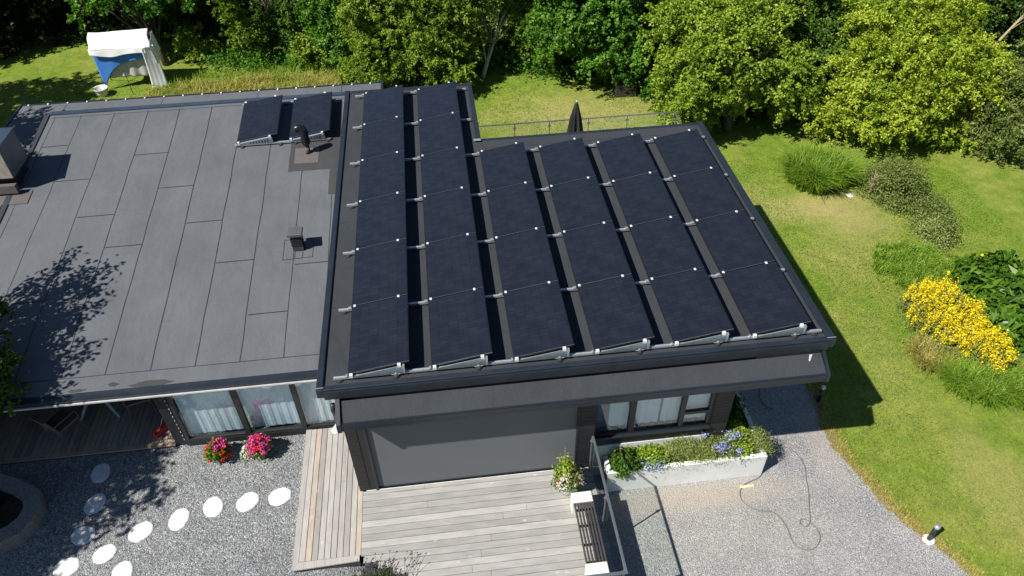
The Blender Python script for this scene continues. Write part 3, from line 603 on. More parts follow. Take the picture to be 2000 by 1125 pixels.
# two panels on the left wing
LT = math.atan(PS)
for i, x in enumerate((-3.43, -2.06)):
    o = proto.copy(); COL.objects.link(o); o['label'] = 'solar panel on the pale left roof, ' + ('left one of the pair' if i == 0 else 'right one, behind the hooded vent pipe'); o['group'] = 'two solar panels on the left roof'
    for chd in proto.children: q = chd.copy(); COL.objects.link(q); q.parent = o
    o.location = (x, 9.02, rz(9.02) + 0.14); o.rotation_euler = (Matrix.Rotation(LT, 3, 'X') @ Matrix.Rotation(-TILT, 3, 'Y')).to_euler()
def lroof(v): # local (x, y from 9.0, height above roof) -> world on the sloping roof
    return (v[0], 9.0 + v[1] * math.cos(LT) - v[2] * math.sin(LT), rz(9.0) + v[1] * math.sin(LT) + v[2] * math.cos(LT))
for r, (yl, lab) in enumerate(((0.0, 'silver rail with bracing plates under the front of the two left roof panels'), (1.79, 'silver rail under the rear ends of the two left roof panels'))):
    o = thing('mounting_rail', lab, 'mounting rail', lroof((-3.5, yl, 0)), 'mounting rails of the left roof panels')
    def tr(b): b.v = [lroof(p) for p in b.v]; return b
    a = B(); a.box(-3.50, -0.98, yl - 0.024, yl + 0.024, 0.045, 0.085); put('rail', tr(a), 'silver', o)
    for x in (-3.43, -2.06):
        a = B(); z0 = 0.088
        a.add([(x, yl - 0.03, z0), (x + 0.95, yl - 0.03, z0), (x + 0.95, yl - 0.03, z0 + 0.19), (x, yl - 0.03, z0 + 0.02), (x, yl - 0.02, z0), (x + 0.95, yl - 0.02, z0), (x + 0.95, yl - 0.02, z0 + 0.19), (x, yl - 0.02, z0 + 0.02)],
              [(0, 1, 2, 3), (7, 6, 5, 4), (0, 3, 7, 4), (1, 5, 6, 2), (3, 2, 6, 7), (0, 4, 5, 1)]); put('tilt_bracket', tr(a), 'steel', o)
        for i in range(7):
            a = B(); xx = x + 0.35 + i * 0.075; a.box(xx, xx + 0.035, yl - 0.037, yl - 0.031, z0 + 0.02, z0 + 0.02 + 0.012 * (i + 3)); put('slot', tr(a), 'flash_blue', o)
        a = B(); a.add([(x + 0.05, yl - 0.035, 0.125), (x + 0.90, yl - 0.035, 0.275), (x + 0.90, yl + 0.01, 0.275), (x + 0.05, yl + 0.01, 0.125), (x + 0.05, yl - 0.035, 0.11), (x + 0.90, yl - 0.035, 0.26), (x + 0.90, yl + 0.01, 0.26), (x + 0.05, yl + 0.01, 0.11)],
              [(0, 1, 2, 3), (4, 7, 6, 5), (0, 4, 5, 1), (3, 2, 6, 7), (1, 5, 6, 2), (0, 3, 7, 4)]); put('top_channel', tr(a), 'silver', o)
        for d in (0.05, 0.90):
            a = B(); zc = 0.145 + d * TZ; yc = yl - 0.01 if r == 0 else yl + 0.0
            a.cbox(x + d - 0.026, x + d + 0.026, yc - 0.026, yc + 0.026, zc - 0.06, zc + 0.012, 0.004); put('clamp', tr(a), 'clamp', o)
    for x in (-3.3, -2.3, -1.9, -1.05): a = B(); a.lathe((x, yl - 0.03, 0.0), [(0.06, 0), (0.05, 0.03), (0.03, 0.045)], 10); put('rubber_foot', tr(a), 'rubber', o)

# ------------------------------------------------------------------ decks
def boards(axis, u0, u1, v0f, v1f, pitch, z, seed, tanp=0.14, zb=None):
    b = B(); r = random.Random(seed); u = u0
    while u < u1 - 0.02:
        w = pitch - 0.009; b.cur = r.uniform(0.86, 1.0) if r.random() < tanp else r.uniform(0.0, 0.8)
        a0, a1 = v0f(u), v1f(u); e = min(u + w, u1)
        cuts = [a0, a1] if r.random() < 0.5 else [a0, a0 + (a1 - a0) * r.uniform(0.25, 0.75), a1]
        for q, (s0, s1) in enumerate(zip(cuts, cuts[1:])):
            s1 -= 0.003
            if q: b.cur = min(1, max(0, b.cur + r.uniform(-.12, .12)))
            zz = z + r.uniform(-0.0015, 0.0015)
            if axis == 'x': b.cbox(s0, s1, u, e, z - 0.03, zz, 0.004)
            else: b.cbox(u, e, s0, s1, z - 0.03, zz, 0.004)
        u += pitch
    return b
DZ = -3.35
dk = thing('wooden_deck', 'weathered grey plank deck in front of the grey screen', 'deck', (2, -1.5, DZ))
def frontcut(x): return 0
# main deck: boards along x, from the wall to the front; the left end is cut round the planting bed
def dl_(y): return -0.27 if y > -1.75 else -0.27 + (-(y + 1.75)) * 1.9 if y > -2.4 else 0.97
put('deck_boards', boards('x', -3.55, -0.215, dl_, lambda y: 4.46, 0.148, DZ, 21, 0.16), 'deck_x', dk)
a = B(); a.cbox(-0.2, 4.14, -0.213, -0.20, -3.38, -3.335, .003); put('threshold_strip', a, 'white_concrete', dk)
a = B(); a.cur = 0.4; a.box(-0.2, 4.44, -3.5, -0.25, -3.52, -3.383); a.box(4.40, 4.445, -3.5, -0.25, -4.2, -3.53); put('substructure', a, 'wall_grey', dk)
ds = thing('side_deck', 'narrow weathered deck strip with planks running towards the camera', 'deck', (-0.85, -0.1, DZ))
def sx1(x): return 1.52 if x < -0.34 else -0.215
put('deck_boards', boards('y', -1.44, -0.275, lambda x: -1.60, sx1, 0.1185, DZ, 8, 0.22), 'deck_y', ds)
a = B(); a.cur = 0.55; a.prism([(-1.56, -1.76), (-1.447, -1.61), (-1.447, 1.52), (-1.56, 1.52)], DZ - 0.03, DZ + 0.002); a.cur = 0.7
a.prism([(-1.56, -1.765), (-0.30, -1.72), (-0.30, -1.605), (-1.443, -1.612)], DZ - 0.03, DZ + 0.003); put('border_board', a, 'deck_y', ds)
a = B(); a.cur = 0.1; a.box(-1.55, -0.3, -1.70, 1.5, -3.56, DZ - 0.031); put('substructure', a, 'wall_grey', ds)
pd = thing('porch_deck', 'shaded brown plank floor of the roofed porch', 'deck', (-6.5, 3, -3.45))
put('deck_boards', boards('y', -8.8, -4.41, lambda x: 1.68, lambda x: 4.5, 0.12, -3.45, 5, 0.3), 'deck_porch', pd)
a = B(); a.cur = 0.9; a.cbox(-8.8, -4.41, 1.56, 1.675, -3.48, -3.447, 0.004); put('border_board', a, 'deck_porch', pd)
a = B(); a.cur = 0.3; a.box(-8.8, -4.41, 1.58, 4.5, -3.56, -3.482); put('substructure', a, 'wall_grey', pd)

# glass railing on the right of the deck
gr = thing('glass_railing', 'glass railing with slim metal handrail along the right side of the deck', 'railing', (4.42, -1.7, DZ))
a = B(); a.cbox(4.395, 4.445, -3.16, -0.28, -2.225, -2.195, 0.006); a.cbox(2.6, 4.395, -3.16, -3.11, -2.225, -2.195, 0.006); put('handrail', a, 'rail_metal', gr)
for y in (-0.32, -1.62, -3.08):
    a = B(); a.cyl((4.40, y, DZ), (4.40, y, -2.225), 0.018, n=10); a.cbox(4.37, 4.42, y - 0.03, y + 0.03, -2.34, -2.30); put('post', a, 'rail_metal', gr)
for y0, y1 in ((-1.57, -0.36), (-3.04, -1.67)):
    a = B(); a.box(4.425, 4.435, y0, y1, DZ + 0.05, -2.24); put('glass_panel', a, 'rail_glass', gr)
a = B(); a.box(2.65, 4.33, -3.14, -3.13, DZ + 0.05, -2.24); put('glass_panel', a, 'rail_glass', gr)
# bench
bn = thing('garden_bench', 'dark slatted bench between two white concrete blocks on the deck', 'bench', (4.1, -1.8, DZ))
for y in (-1.27, -2.76):
    a = B(); a.cbox(3.87, 4.27, y, y + 0.23, DZ, -2.93, 0.01); put('end_block', a, 'white_concrete', bn)
for i in range(7):
    a = B(); x = 3.885 + i * 0.060; a.cbox(x, x + 0.034, -2.53, -1.27, -2.99, -2.95, 0.004); put('slat', a, 'slat', bn)
for y in (-1.42, -1.76, -2.15, -2.50):
    a = B(); a.box(3.89, 4.28, y, y + 0.04, -3.03, -2.992); put('cross_bar', a, 'slat', bn)

# ------------------------------------------------------------------ foliage helpers
def leaf_quads(pos, nrm, L, Wd, rng, droop=0.25):
    n = len(pos)
    nrm = nrm / (np.linalg.norm(nrm, axis=1, keepdims=True) + 1e-9)
    r = rng.normal(size=(n, 3)); t = np.cross(nrm, r); t /= (np.linalg.norm(t, axis=1, keepdims=True) + 1e-9)
    s = np.cross(nrm, t); L = (L * rng.uniform(0.65, 1.35, n))[:, None]; Wd = (Wd * rng.uniform(0.7, 1.3, n))[:, None]
    a = pos - t * L * 0.5; c = pos + t * L * 0.5 - nrm * L * droop
    b = pos + s * Wd * 0.5 + nrm * Wd * 0.15; d = pos - s * Wd * 0.5 + nrm * Wd * 0.15
    v = np.stack([a, b, c, d], 1).reshape(-1, 3); f = np.arange(n * 4, dtype=np.int32).reshape(-1, 4)
    return v, f
def clump_points(ells, n, rng, inner=0.6, ground=None):
    vol = np.array([e[3] * e[4] + e[4] * e[5] + e[3] * e[5] for e in ells]); vol = vol / vol.sum()
    out = []; nr = []
    while len(out) < n:
        e = ells[rng.choice(len(ells), p=vol)]; d = rng.normal(size=3); d /= np.linalg.norm(d)
        if d[2] < -0.35 and rng.random() < 0.7: continue
        k = rng.uniform(inner, 1.0) if rng.random() < 0.8 else rng.uniform(0.2, inner)
        nz_ = math.sin(d[0] * 4.1 + e[0] * 3) * math.cos(d[1] * 4.7 + e[1]) + 0.7 * math.sin(d[2] * 6.3 + d[0] * 3.1 + e[2] * 5)
        if nz_ < -0.95 and rng.random() < 0.5: continue
        k *= 1 + 0.17 * nz_
        p = np.array(e[:3]) + d * np.array(e[3:]) * k
        if ground is not None and p[2] < ground + 0.15: continue
        out.append(p); nr.append(d / np.array(e[3:]))
    return np.array(out), np.array(nr)
def crown(ells, nclump, per, cr, L, Wd, seed, inner=0.6, ground=GR, spray=True, flat=0.55, upb=0.8):
    L, Wd, per = L * 0.82, Wd * 0.80, int(per * 1.4)
    rng = np.random.default_rng(seed); C, D = clump_points(ells, nclump, rng, inner, ground)
    n = nclump * per; ci = np.repeat(np.arange(nclump), per)
    sz = rng.uniform(0.6, 1.35, nclump)
    if spray:      # leaves ride on short twigs
        tw = rng.normal(size=(nclump, 7, 3)); tw[:, :, 2] *= 0.6; tw += D[:, None, :] / (np.linalg.norm(D, axis=1)[:, None, None]) * 0.5
        tw /= np.linalg.norm(tw, axis=2, keepdims=True)
        ti = rng.integers(0, 7, n); al = rng.uniform(0.1, 1.0, n) ** 0.7
        pos = C[ci] + tw[ci, ti] * (al * cr * sz[ci] * 1.25)[:, None]
        pos[:, 2] -= (al ** 2) * cr * 0.28; pos += rng.normal(size=(n, 3)) * cr * 0.11
    else:
        pos = C[ci] + rng.normal(size=(n, 3)) * np.array([1, 1, flat]) * cr * 0.5 * sz[ci][:, None]
    nrm = rng.normal(size=(n, 3)) * 0.75 + np.array([0, 0, upb]) + D[ci] / np.linalg.norm(D[ci], axis=1, keepdims=True) * 0.35
    v, f = leaf_quads(pos, nrm, L, Wd, rng)
    cl = rng.uniform(-0.3, 0.3, nclump)
    dsz = rng.uniform(0.6, 1.0); tint = np.clip(0.48 + cl[ci] + rng.normal(size=n) * 0.24 * dsz, 0, 1)
    return v, f, np.repeat(tint, 4), C
def limbs(b, base, C, r0, seed, nmain=6, cz=None):
    r = random.Random(seed); base = Vector(base); ctr = Vector(C.mean(axis=0))
    top = Vector((ctr.x, ctr.y, ctr.z + 0.3)); k = 7; path = []; rad = []
    for i in range(k):
        t = i / (k - 1); p = base.lerp(top, t) + Vector((r.uniform(-1, 1), r.uniform(-1, 1), 0)) * 0.06 * (top - base).length * (1 - abs(2 * t - 1))
        path.append(p); rad.append(r0 * (1 - 0.75 * t))
    b.tube(path, rad, 9)
    idx = list(range(len(C))); r.shuffle(idx)
    for i in idx[:nmain * 5]:
        tgt = Vector(C[i]); s = r.randint(1, k - 2); st = path[s]
        mid = st.lerp(tgt, 0.5) + Vector((r.uniform(-.15, .15), r.uniform(-.15, .15), r.uniform(0.0, .3)))
        q = rad[s] * 0.45; b.tube([st, st.lerp(mid, .5) + Vector((0, 0, .05)), mid, tgt], [q, q * 0.7, q * 0.45, 0.008], 5, False)
def tree(name, label, cat, base, ells, leaf, seed, dens=26, L=0.13, Wd=0.08, cr=0.5, per=130, r0=0.12, bark='bark', group=None, inner=0.6, spray=True, nmain=6):
    t = thing(name, label, cat, base, group)
    area = sum(4 * PI * ((e[3] * e[4]) ** 1.6 / 3 + (e[3] * e[5]) ** 1.6 / 3 + (e[4] * e[5]) ** 1.6 / 3) ** (1 / 1.6) for e in ells)
    ncl = max(8, int(area * dens / 10))
    v, f, ti, C = crown(ells, ncl, per, cr, L, Wd, seed, inner, base[2] + 0.05, spray)
    b = B(); limbs(b, base, C, r0, seed, nmain); put('trunk', b, bark, t, True)
    mesh_obj('crown', v, f, LM[leaf], t, ti)
    return t
def E_(x, y, z, rx, ry, rz_): return (x, y, z, rx, ry, rz_)
TB = 'trees of the wood behind the house'
G = GR
# ---- trees of the wood, left to right
tree('broadleaf_tree', 'dark shaded tree filling the top left corner behind the washing', 'tree', (-17.5, 27.5, G), [E_(-17.5, 27.5, -1.2, 4.2, 3.0, 3.4), E_(-20.5, 28, -0.5, 3, 3, 3.5), E_(-14.5, 28.5, -0.6, 2.6, 2.2, 3)], 'dark', 1, 13, 0.24, 0.15, 0.7, 110, 0.25, group=TB)  # shade of this corner is put into the near-black leaf colour
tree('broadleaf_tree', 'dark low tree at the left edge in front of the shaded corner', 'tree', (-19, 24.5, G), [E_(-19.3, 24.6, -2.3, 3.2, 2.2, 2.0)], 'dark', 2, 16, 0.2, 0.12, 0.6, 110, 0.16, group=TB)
tree('maple_tree', 'bright green maple behind the washing with a bare leaning trunk', 'tree', (-9.35, 22.6, G), [E_(-10.2, 23.4, -0.9, 2.6, 1.9, 1.2), E_(-12.6, 24.3, -0.2, 1.8, 1.6, 1.2), E_(-8.7, 24.2, -0.9, 1.4, 1.5, 1.5)], 'emerald', 3, 22, 0.17, 0.12, 0.5, 120, 0.17, group=TB, nmain=4)
tree('broadleaf_tree', 'dense dark green tree between the maple and the slender yellowish tree', 'tree', (-8.2, 26.0, G), [E_(-8.3, 26.0, -2.4, 2.2, 1.6, 2.6)], 'deep', 4, 22, 0.17, 0.11, 0.55, 110, 0.15, group=TB)
tree('fern_bush', 'small light green bush at the foot of the maple', 'bush', (-8.3, 23.4, G), [E_(-8.2, 23.4, -3.7, 0.75, 0.6, 0.65)], 'yellow', 5, 60, 0.16, 0.06, 0.35, 120, 0.04, group=None)
tree('slender_tree', 'slender yellowish young tree standing alone before the dark wood', 'tree', (-6.05, 22.2, G), [E_(-5.9, 22.2, -2.6, 0.5, 0.5, 0.9), E_(-6.15, 22.2, -1.2, 0.45, 0.45, 1.3), E_(-5.5, 22.2, -3.0, 0.7, 0.4, 0.35)], 'ash', 6, 45, 0.13, 0.08, 0.3, 80, 0.045, group=TB, nmain=3)
tree('broadleaf_tree', 'dark bushy tree right of the bare twiggy sapling', 'tree', (-3.9, 23.6, G), [E_(-4.0, 23.6, -3.0, 1.7, 1.3, 1.5), E_(-2.8, 24.6, -2.4, 1.2, 1.3, 2.0)], 'deep', 7, 24, 0.15, 0.1, 0.45, 120, 0.12, group=TB)
tree('maple_tree', 'narrow bright green maple left of the big ash', 'tree', (-1.5, 21.4, G), [E_(-1.6, 21.4, -2.4, 1.15, 1.0, 1.8), E_(-1.9, 21.9, -0.4, 1.1, 1.1, 1.5), E_(-2.2, 21.4, -1.7, .8, .7, .8)], 'emerald', 8, 34, 0.14, 0.09, 0.42, 120, 0.12, group=TB)
tree('ash_tree', 'large yellow-green ash with hanging leaf sprays behind the left solar columns', 'tree', (1.1, 19.6, G), [E_(1.1, 19.4, -2.4, 2.6, 1.6, 1.8), E_(0.2, 20.2, -0.6, 2.3, 1.7, 1.6), E_(2.4, 20.0, -0.9, 1.7, 1.5, 1.6), E_(-0.4, 18.8, -3.1, 1.2, 0.9, 1.0)], 'ash', 9, 34, 0.15, 0.065, 0.42, 150, 0.2, group=TB)
tree('birch_tree', 'birch with a pale crooked trunk and drooping dark foliage', 'tree', (3.9, 19.3, G), [E_(4.9, 20.4, -1.1, 1.7, 1.2, 1.7), E_(5.9, 20.5, -2.0, 1.2, 1.1, 1.2), E_(3.6, 20.8, -0.8, 1.0, 1.0, 1.4), E_(5.2, 19.9, -0.2, 1.6, 1.2, 1.0)], 'ash', 10, 24, 0.10, 0.06, 0.45, 150, 0.10, 'birch_bark', TB)
tree('maple_tree', 'big emerald green maple right of the birch', 'tree', (8.6, 18.4, G), [E_(8.1, 18.3, -1.4, 2.1, 1.6, 1.6), E_(7.6, 19.4, 0.3, 2.0, 1.6, 1.5), E_(9.6, 17.3, -2.4, 1.1, 1.0, 1.4), E_(6.9, 18.0, -2.0, 1.0, 0.8, 0.8), E_(9.3, 18.4, -0.3, 1.5, 1.4, 1.4)], 'emerald', 11, 32, 0.15, 0.10, 0.45, 135, 0.2, group=TB)
tree('broadleaf_tree', 'dark green tree top showing between the maple and the wide yellow-green tree', 'tree', (12.2, 20.6, G), [E_(12.1, 20.5, -1.5, 2.2, 1.6, 2.3)], 'deep', 12, 22, 0.15, 0.1, 0.5, 120, 0.15, group=TB)
tree('hazel_tree', 'wide yellow-green tree overhanging the rear right roof corner', 'tree', (12.4, 13.9, G), [E_(11.1, 13.7, -2.3, 1.5, 1.3, 1.7), E_(12.6, 14.3, -1.3, 1.9, 1.5, 1.6), E_(13.8, 13.8, -2.3, 1.4, 1.2, 1.2), E_(10.6, 13.6, -3.1, 0.9, 0.8, 0.9), E_(12.9, 15.9, -0.2, 1.8, 1.5, 1.3), E_(11.2, 15.4, -1.3, 1.5, 1.3, 1.5)], 'yellow', 13, 44, 0.125, 0.085, 0.38, 130, 0.16, group=TB)
tree('broadleaf_tree', 'tall mid-green tree behind the wide yellow-green one', 'tree', (13.6, 18.2, G), [E_(13.4, 18.0, -0.9, 2.6, 1.6, 1.8), E_(15.3, 18.6, -0.7, 1.6, 1.4, 1.8)], 'yellow', 14, 30, 0.13, 0.09, 0.42, 130, 0.16, group=TB)
tree('broadleaf_tree', 'dark glossy green tree wedged between the two big yellow-green trees', 'tree', (16.6, 16.4, G), [E_(16.3, 16.0, -2.0, 1.3, 1.2, 1.9), E_(17.6, 17.4, -1.2, 1.6, 1.3, 1.7)], 'deep', 15, 34, 0.12, 0.085, 0.4, 130, 0.14, group=TB)
tree('plum_tree', 'broad lime green tree, the brightest, overhanging the lawn on the right', 'tree', (17.9, 13.2, G), [E_(18.0, 12.9, -1.9, 2.6, 1.7, 1.7), E_(16.4, 12.5, -2.9, 1.3, 1.0, 1.1), E_(19.6, 12.7, -2.2, 1.5, 1.3, 1.4), E_(18.2, 14.2, -0.9, 2.0, 1.6, 1.5), E_(17.2, 11.7, -3.0, 1.1, 0.8, 0.8)], 'lime', 16, 46, 0.115, 0.07, 0.38, 140, 0.16, group=TB)
tree('willow_tree', 'grey-green tree at the right edge of the picture', 'tree', (21.9, 11.9, G), [E_(21.4, 11.4, -2.7, 1.4, 1.4, 1.5), E_(22.9, 12.2, -2.5, 1.6, 1.6, 1.6), E_(20.8, 10.9, -3.2, .8, .8, .8)], 'grey', 17, 42, 0.11, 0.06, 0.38, 140, 0.15, group=TB)
tree('broadleaf_tree', 'dark tree behind the lime green tree', 'tree', (21.5, 20.5, G), [E_(21.4, 20.4, -2.2, 2.9, 1.8, 1.8)], 'deep', 18, 20, 0.16, 0.1, 0.5, 110, 0.16, group=TB)
tree('broadleaf_tree', 'dark green tree in the top right corner behind the dead sapling', 'tree', (26.6, 19.6, G), [E_(26.4, 19.4, -2.6, 2.3, 1.7, 1.9), E_(28.8, 18.4, -2.0, 2.3, 1.9, 2.2)], 'deep', 19, 20, 0.16, 0.1, 0.5, 110, 0.16, group=TB)
tree('broadleaf_tree', 'tree at the far left whose shade falls on the lawn beside the washing', 'tree', (-19.5, 17.0, G), [E_(-18.6, 17.6, 1.0, 3.2, 2.6, 2.2), E_(-20, 14.4, 1.2, 3, 3, 2.4)], 'dark', 20, 15, 0.2, 0.13, 0.6, 110, 0.2, group=TB)
tree('broadleaf_tree', 'tree left of the chimney whose shade stripes the low back roof', 'tree', (-14.5, 8.5, G), [E_(-13.0, 9.2, 2.2, 1.8, 1.9, 1.2)], 'dark', 21, 22, 0.16, 0.1, 0.5, 110, 0.2, group=TB)
BE = 'bushes along the foot of the wood'
for i, (x, y, r, h, lf, lab) in enumerate([(-0.6, 18.6, 0.9, 1.4, 'ash', 'yellow-green bush at the left foot of the big ash'), (2.6, 18.5, 0.9, 1.5, 'ash', 'yellow-green bush at the right foot of the big ash'), (6.9, 19.6, 0.9, 1.6, 'deep', 'dark bush between the birch and the emerald maple'),
                                     (10.9, 15.8, 0.9, 2.0, 'emerald', 'emerald bush between the maple and the wide yellow-green tree'), (15.2, 13.4, 0.8, 1.5, 'yellow', 'low yellow-green bush between the two brightest trees'), (19.6, 11.9, 0.8, 1.2, 'lime', 'lime green bush at the right foot of the brightest tree'), (-2.9, 21.6, 0.8, 1.2, 'yellow', 'light bush at the foot of the narrow maple')]):
    tree('bush', lab, 'bush', (x, y, G), [E_(x, y, G + h * .5, r, r * .8, h * .6)], lf, 80 + i, 40, 0.14, 0.085, 0.36, 120, 0.05, group=BE, nmain=3)
BK = 'trees of the back row of the wood'
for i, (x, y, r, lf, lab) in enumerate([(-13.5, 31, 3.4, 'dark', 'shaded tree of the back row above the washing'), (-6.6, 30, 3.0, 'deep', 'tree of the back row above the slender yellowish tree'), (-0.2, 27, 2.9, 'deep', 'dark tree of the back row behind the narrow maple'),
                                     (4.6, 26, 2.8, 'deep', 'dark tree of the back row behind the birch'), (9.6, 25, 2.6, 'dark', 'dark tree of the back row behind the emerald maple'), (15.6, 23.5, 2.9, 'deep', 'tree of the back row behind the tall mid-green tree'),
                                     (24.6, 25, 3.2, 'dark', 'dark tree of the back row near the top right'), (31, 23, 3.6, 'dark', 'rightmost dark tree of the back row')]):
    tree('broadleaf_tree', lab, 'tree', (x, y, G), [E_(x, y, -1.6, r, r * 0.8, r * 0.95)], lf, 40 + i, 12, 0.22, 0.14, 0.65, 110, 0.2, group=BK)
# undergrowth along the wood's edge
def scatter_blades(pts, h, w, lean, rng, seg=2):
    n = len(pts); ang = rng.uniform(0, 2 * PI, n); d = np.stack([np.cos(ang), np.sin(ang), np.zeros(n)], 1); s = np.stack([-np.sin(ang), np.cos(ang), np.zeros(n)], 1)
    hh = (h * rng.uniform(0.55, 1.25, n))[:, None]; ll = (lean * rng.uniform(0.2, 1.3, n))[:, None] * hh; up_ = np.array([0, 0, 1.0])
    a = pts - s * w / 2; b = pts + s * w / 2; m = pts + up_ * hh * 0.62 + d * ll * 0.35; c = m + s * w * 0.4; e = m - s * w * 0.4; t = pts + up_ * hh * (1 - 0.35 * ll / hh) + d * ll; t1 = t + s * w * 0.06; t2 = t - s * w * 0.06
    v = np.stack([a, b, c, e, t1, t2], 1).reshape(-1, 3); k = np.arange(n)[:, None] * 6
    f = np.concatenate([k + np.array([[0, 1, 2, 3]]), k + np.array([[3, 2, 4, 5]])], 0)
    return v, f.astype(np.int32), n
def blades_obj(name, pts, h, w, lean, leaf, seed, parent=None, lo=0.0, hi=1.0):
    rng = np.random.default_rng(seed); v, f, n = scatter_blades(pts, h, w, lean, rng); ti = np.repeat(rng.uniform(lo, hi, n), 6)
    return mesh_obj(name, v, f, LM[leaf], parent, ti)
def region(n, fn, rng, box, z=None):
    out = []
    while len(out) < n:
        x = rng.uniform(box[0], box[1]); y = rng.uniform(box[2], box[3])
        if rng.random() < fn(x, y): out.append((x, y, gz(x, y) if z is None else z))
    return np.array(out)
rg = np.random.default_rng(77)
p = region(16000, lambda x, y: (1 if 15.6 + 0.15 * math.sin(x) < y < 20.6 - 0.25 * abs(x + 5) * 0.4 else 0) * max(0.08, 0.5 + 0.5 * math.sin(x * 2.1 + math.sin(y * 2)) * math.cos(y * 1.7 + x * .6)), rg, (-9.5, 0.2, 15.4, 20.8))
tag(blades_obj('tall_grass', p, 0.42, 0.022, 0.9, 'dry', 1), 'tall dry yellow grass growing in ragged patches behind the left roof', 'grass', kind='stuff')
p = region(9000, lambda x, y: 1 if (x - 0.4 * (y - 16)) < 3.2 else 0.0, rg, (-9.5, 3.0, 16.5, 21.5))
tag(blades_obj('green_grass', p, 0.34, 0.02, 0.6, 'blade', 2), 'green meadow grass mixed in behind the left roof', 'grass', kind='stuff')
def und(name, label, pts_fn, n, leaf, seed, L=0.14, W=0.09):
    rng = np.random.default_rng(seed); c = pts_fn(rng, n); ci = np.repeat(np.arange(n), 60); pos = c[ci] + rng.normal(size=(n * 60, 3)) * np.array([0.3, 0.3, 0.18]); pos[:, 2] = np.maximum(pos[:, 2], GR + 0.03)
    v, f = leaf_quads(pos, rng.normal(size=(n * 60, 3)) * .7 + np.array([0, 0, .9]), L, W, rng)
    tag(mesh_obj(name, v, f, LM[leaf], None, np.repeat(np.clip(rng.normal(0.45, 0.22, n * 60), 0, 1), 4)), label, 'undergrowth', kind='stuff')
def strip(x0, x1, yf, w, h):
    def fn(rng, n):
        x = rng.uniform(x0, x1, n); return np.stack([x, np.array([yf(q) for q in x]) + rng.uniform(0, w, n), GR + rng.uniform(0.05, h, n)], 1)
    return fn
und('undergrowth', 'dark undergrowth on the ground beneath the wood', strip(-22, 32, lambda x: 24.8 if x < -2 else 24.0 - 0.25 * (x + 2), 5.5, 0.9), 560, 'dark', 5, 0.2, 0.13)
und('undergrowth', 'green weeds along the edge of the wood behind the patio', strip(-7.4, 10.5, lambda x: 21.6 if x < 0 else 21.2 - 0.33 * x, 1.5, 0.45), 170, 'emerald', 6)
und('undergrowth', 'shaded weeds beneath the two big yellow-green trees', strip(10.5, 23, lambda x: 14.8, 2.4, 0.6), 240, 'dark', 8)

# bare sapling and dead sapling
def bare(name, label, base, top, r0, seed, n=16, spread=0.7, mat='dead_twig'):
    t = thing(name, label, 'dead tree', base); b = B(); r = random.Random(seed); base = Vector(base); top = Vector(top); k = 8
    path = [base.lerp(top, i / (k - 1)) + Vector((r.uniform(-.05, .05), r.uniform(-.05, .05), 0)) for i in range(k)]
    b.tube(path, [r0 * (1 - 0.8 * i / (k - 1)) for i in range(k)], 7); put('trunk', b, mat, t, True); b = B(); ax = (top - base).normalized(); ln = (top - base).length
    for i in range(n):
        u = r.uniform(0.3, 0.95); st = base.lerp(top, u); d = (ax * 0.8 + Vector((r.uniform(-1, 1), r.uniform(-1, 1), r.uniform(-.1, .6))) * spread).normalized()
        l = ln * r.uniform(0.15, 0.38) * (1.25 - u * 0.7); e = st + d * l; b.tube([st, st.lerp(e, .5) + Vector((0, 0, .03)), e], [0.016, 0.010, 0.004], 5, False)
        for q in range(3):
            s2 = st.lerp(e, r.uniform(.3, .9)); d2 = (d + Vector((r.uniform(-1, 1), r.uniform(-1, 1), r.uniform(-.3, .7)))).normalized(); b.tube([s2, s2 + d2 * l * 0.4], [0.008, 0.003], 4, False)
    put('twigs', b, mat, t)
bare('bare_sapling', 'bare reddish twiggy sapling against the dark wood', (-4.9, 22.9, G), (-4.6, 23.1, -0.3), 0.04, 3, 26, 0.45)
bare('dead_sapling', 'bare leaning dead sapling near the top right corner', (24.2, 17.4, G), (27.2, 18.5, -0.6), 0.07, 4, 18, 0.5)

# the garden tree at the left edge that shades roof and gravel
gt = thing('garden_tree', 'leafy tree reaching in at the left edge over the pale roof', 'tree', (-10.6, 0.6, GL))
v1, f1, t1, C1 = crown([E_(-10.3, -0.2, 1.0, 2.0, 1.8, 1.4), E_(-10.2, 1.0, 0.9, 1.4, 1.4, 1.0), E_(-11.6, -2.4, 1.2, 1.9, 1.5, 1.3)], 950, 90, 0.5, 0.15, 0.10, 91, 0.3, GL + 1.5)
v2, f2, t2, C2 = crown([E_(-7.55, 2.75, -0.42, 0.45, 0.6, 0.25), E_(-7.3, 2.0, -0.8, 0.32, 0.5, 0.25), E_(-7.15, 1.55, -1.1, 0.22, 0.35, 0.2)], 34, 80, 0.32, 0.13, 0.085, 92, 0.4, GL + 1.5)
rngt = np.random.default_rng(93); P3 = []; tw_ = []
for k in range(26):                                # long side branches with leaves along them
    tip = np.array([rngt.uniform(-8.6, -7.75), rngt.uniform(0.7, 4.7), rngt.uniform(1.1, 2.0)]); st_ = np.array([-10.4, 1.6 + (tip[1] - 2.5) * 0.45, 1.2 + rngt.uniform(-.3, .3)])
    tw_.append((st_, tip)); m_ = 105; al = rngt.uniform(0.25, 1.0, m_); q = st_[None] + (tip - st_)[None] * al[:, None]; cl_ = np.round(al * 7) / 7
    q = q + rngt.normal(size=(m_, 3)) * np.array([0.09, 0.13, 0.07]) + np.stack([np.zeros(m_), np.sin(cl_ * 60 + k) * 0.16, np.zeros(m_)], 1); P3.append(q)
P3 = np.concatenate(P3); v3, f3 = leaf_quads(P3, rngt.normal(size=P3.shape) * .6 + np.array([0, 0, 1.0]), 0.13, 0.085, rngt); t3 = np.repeat(rngt.uniform(0, 1, len(P3)), 4)
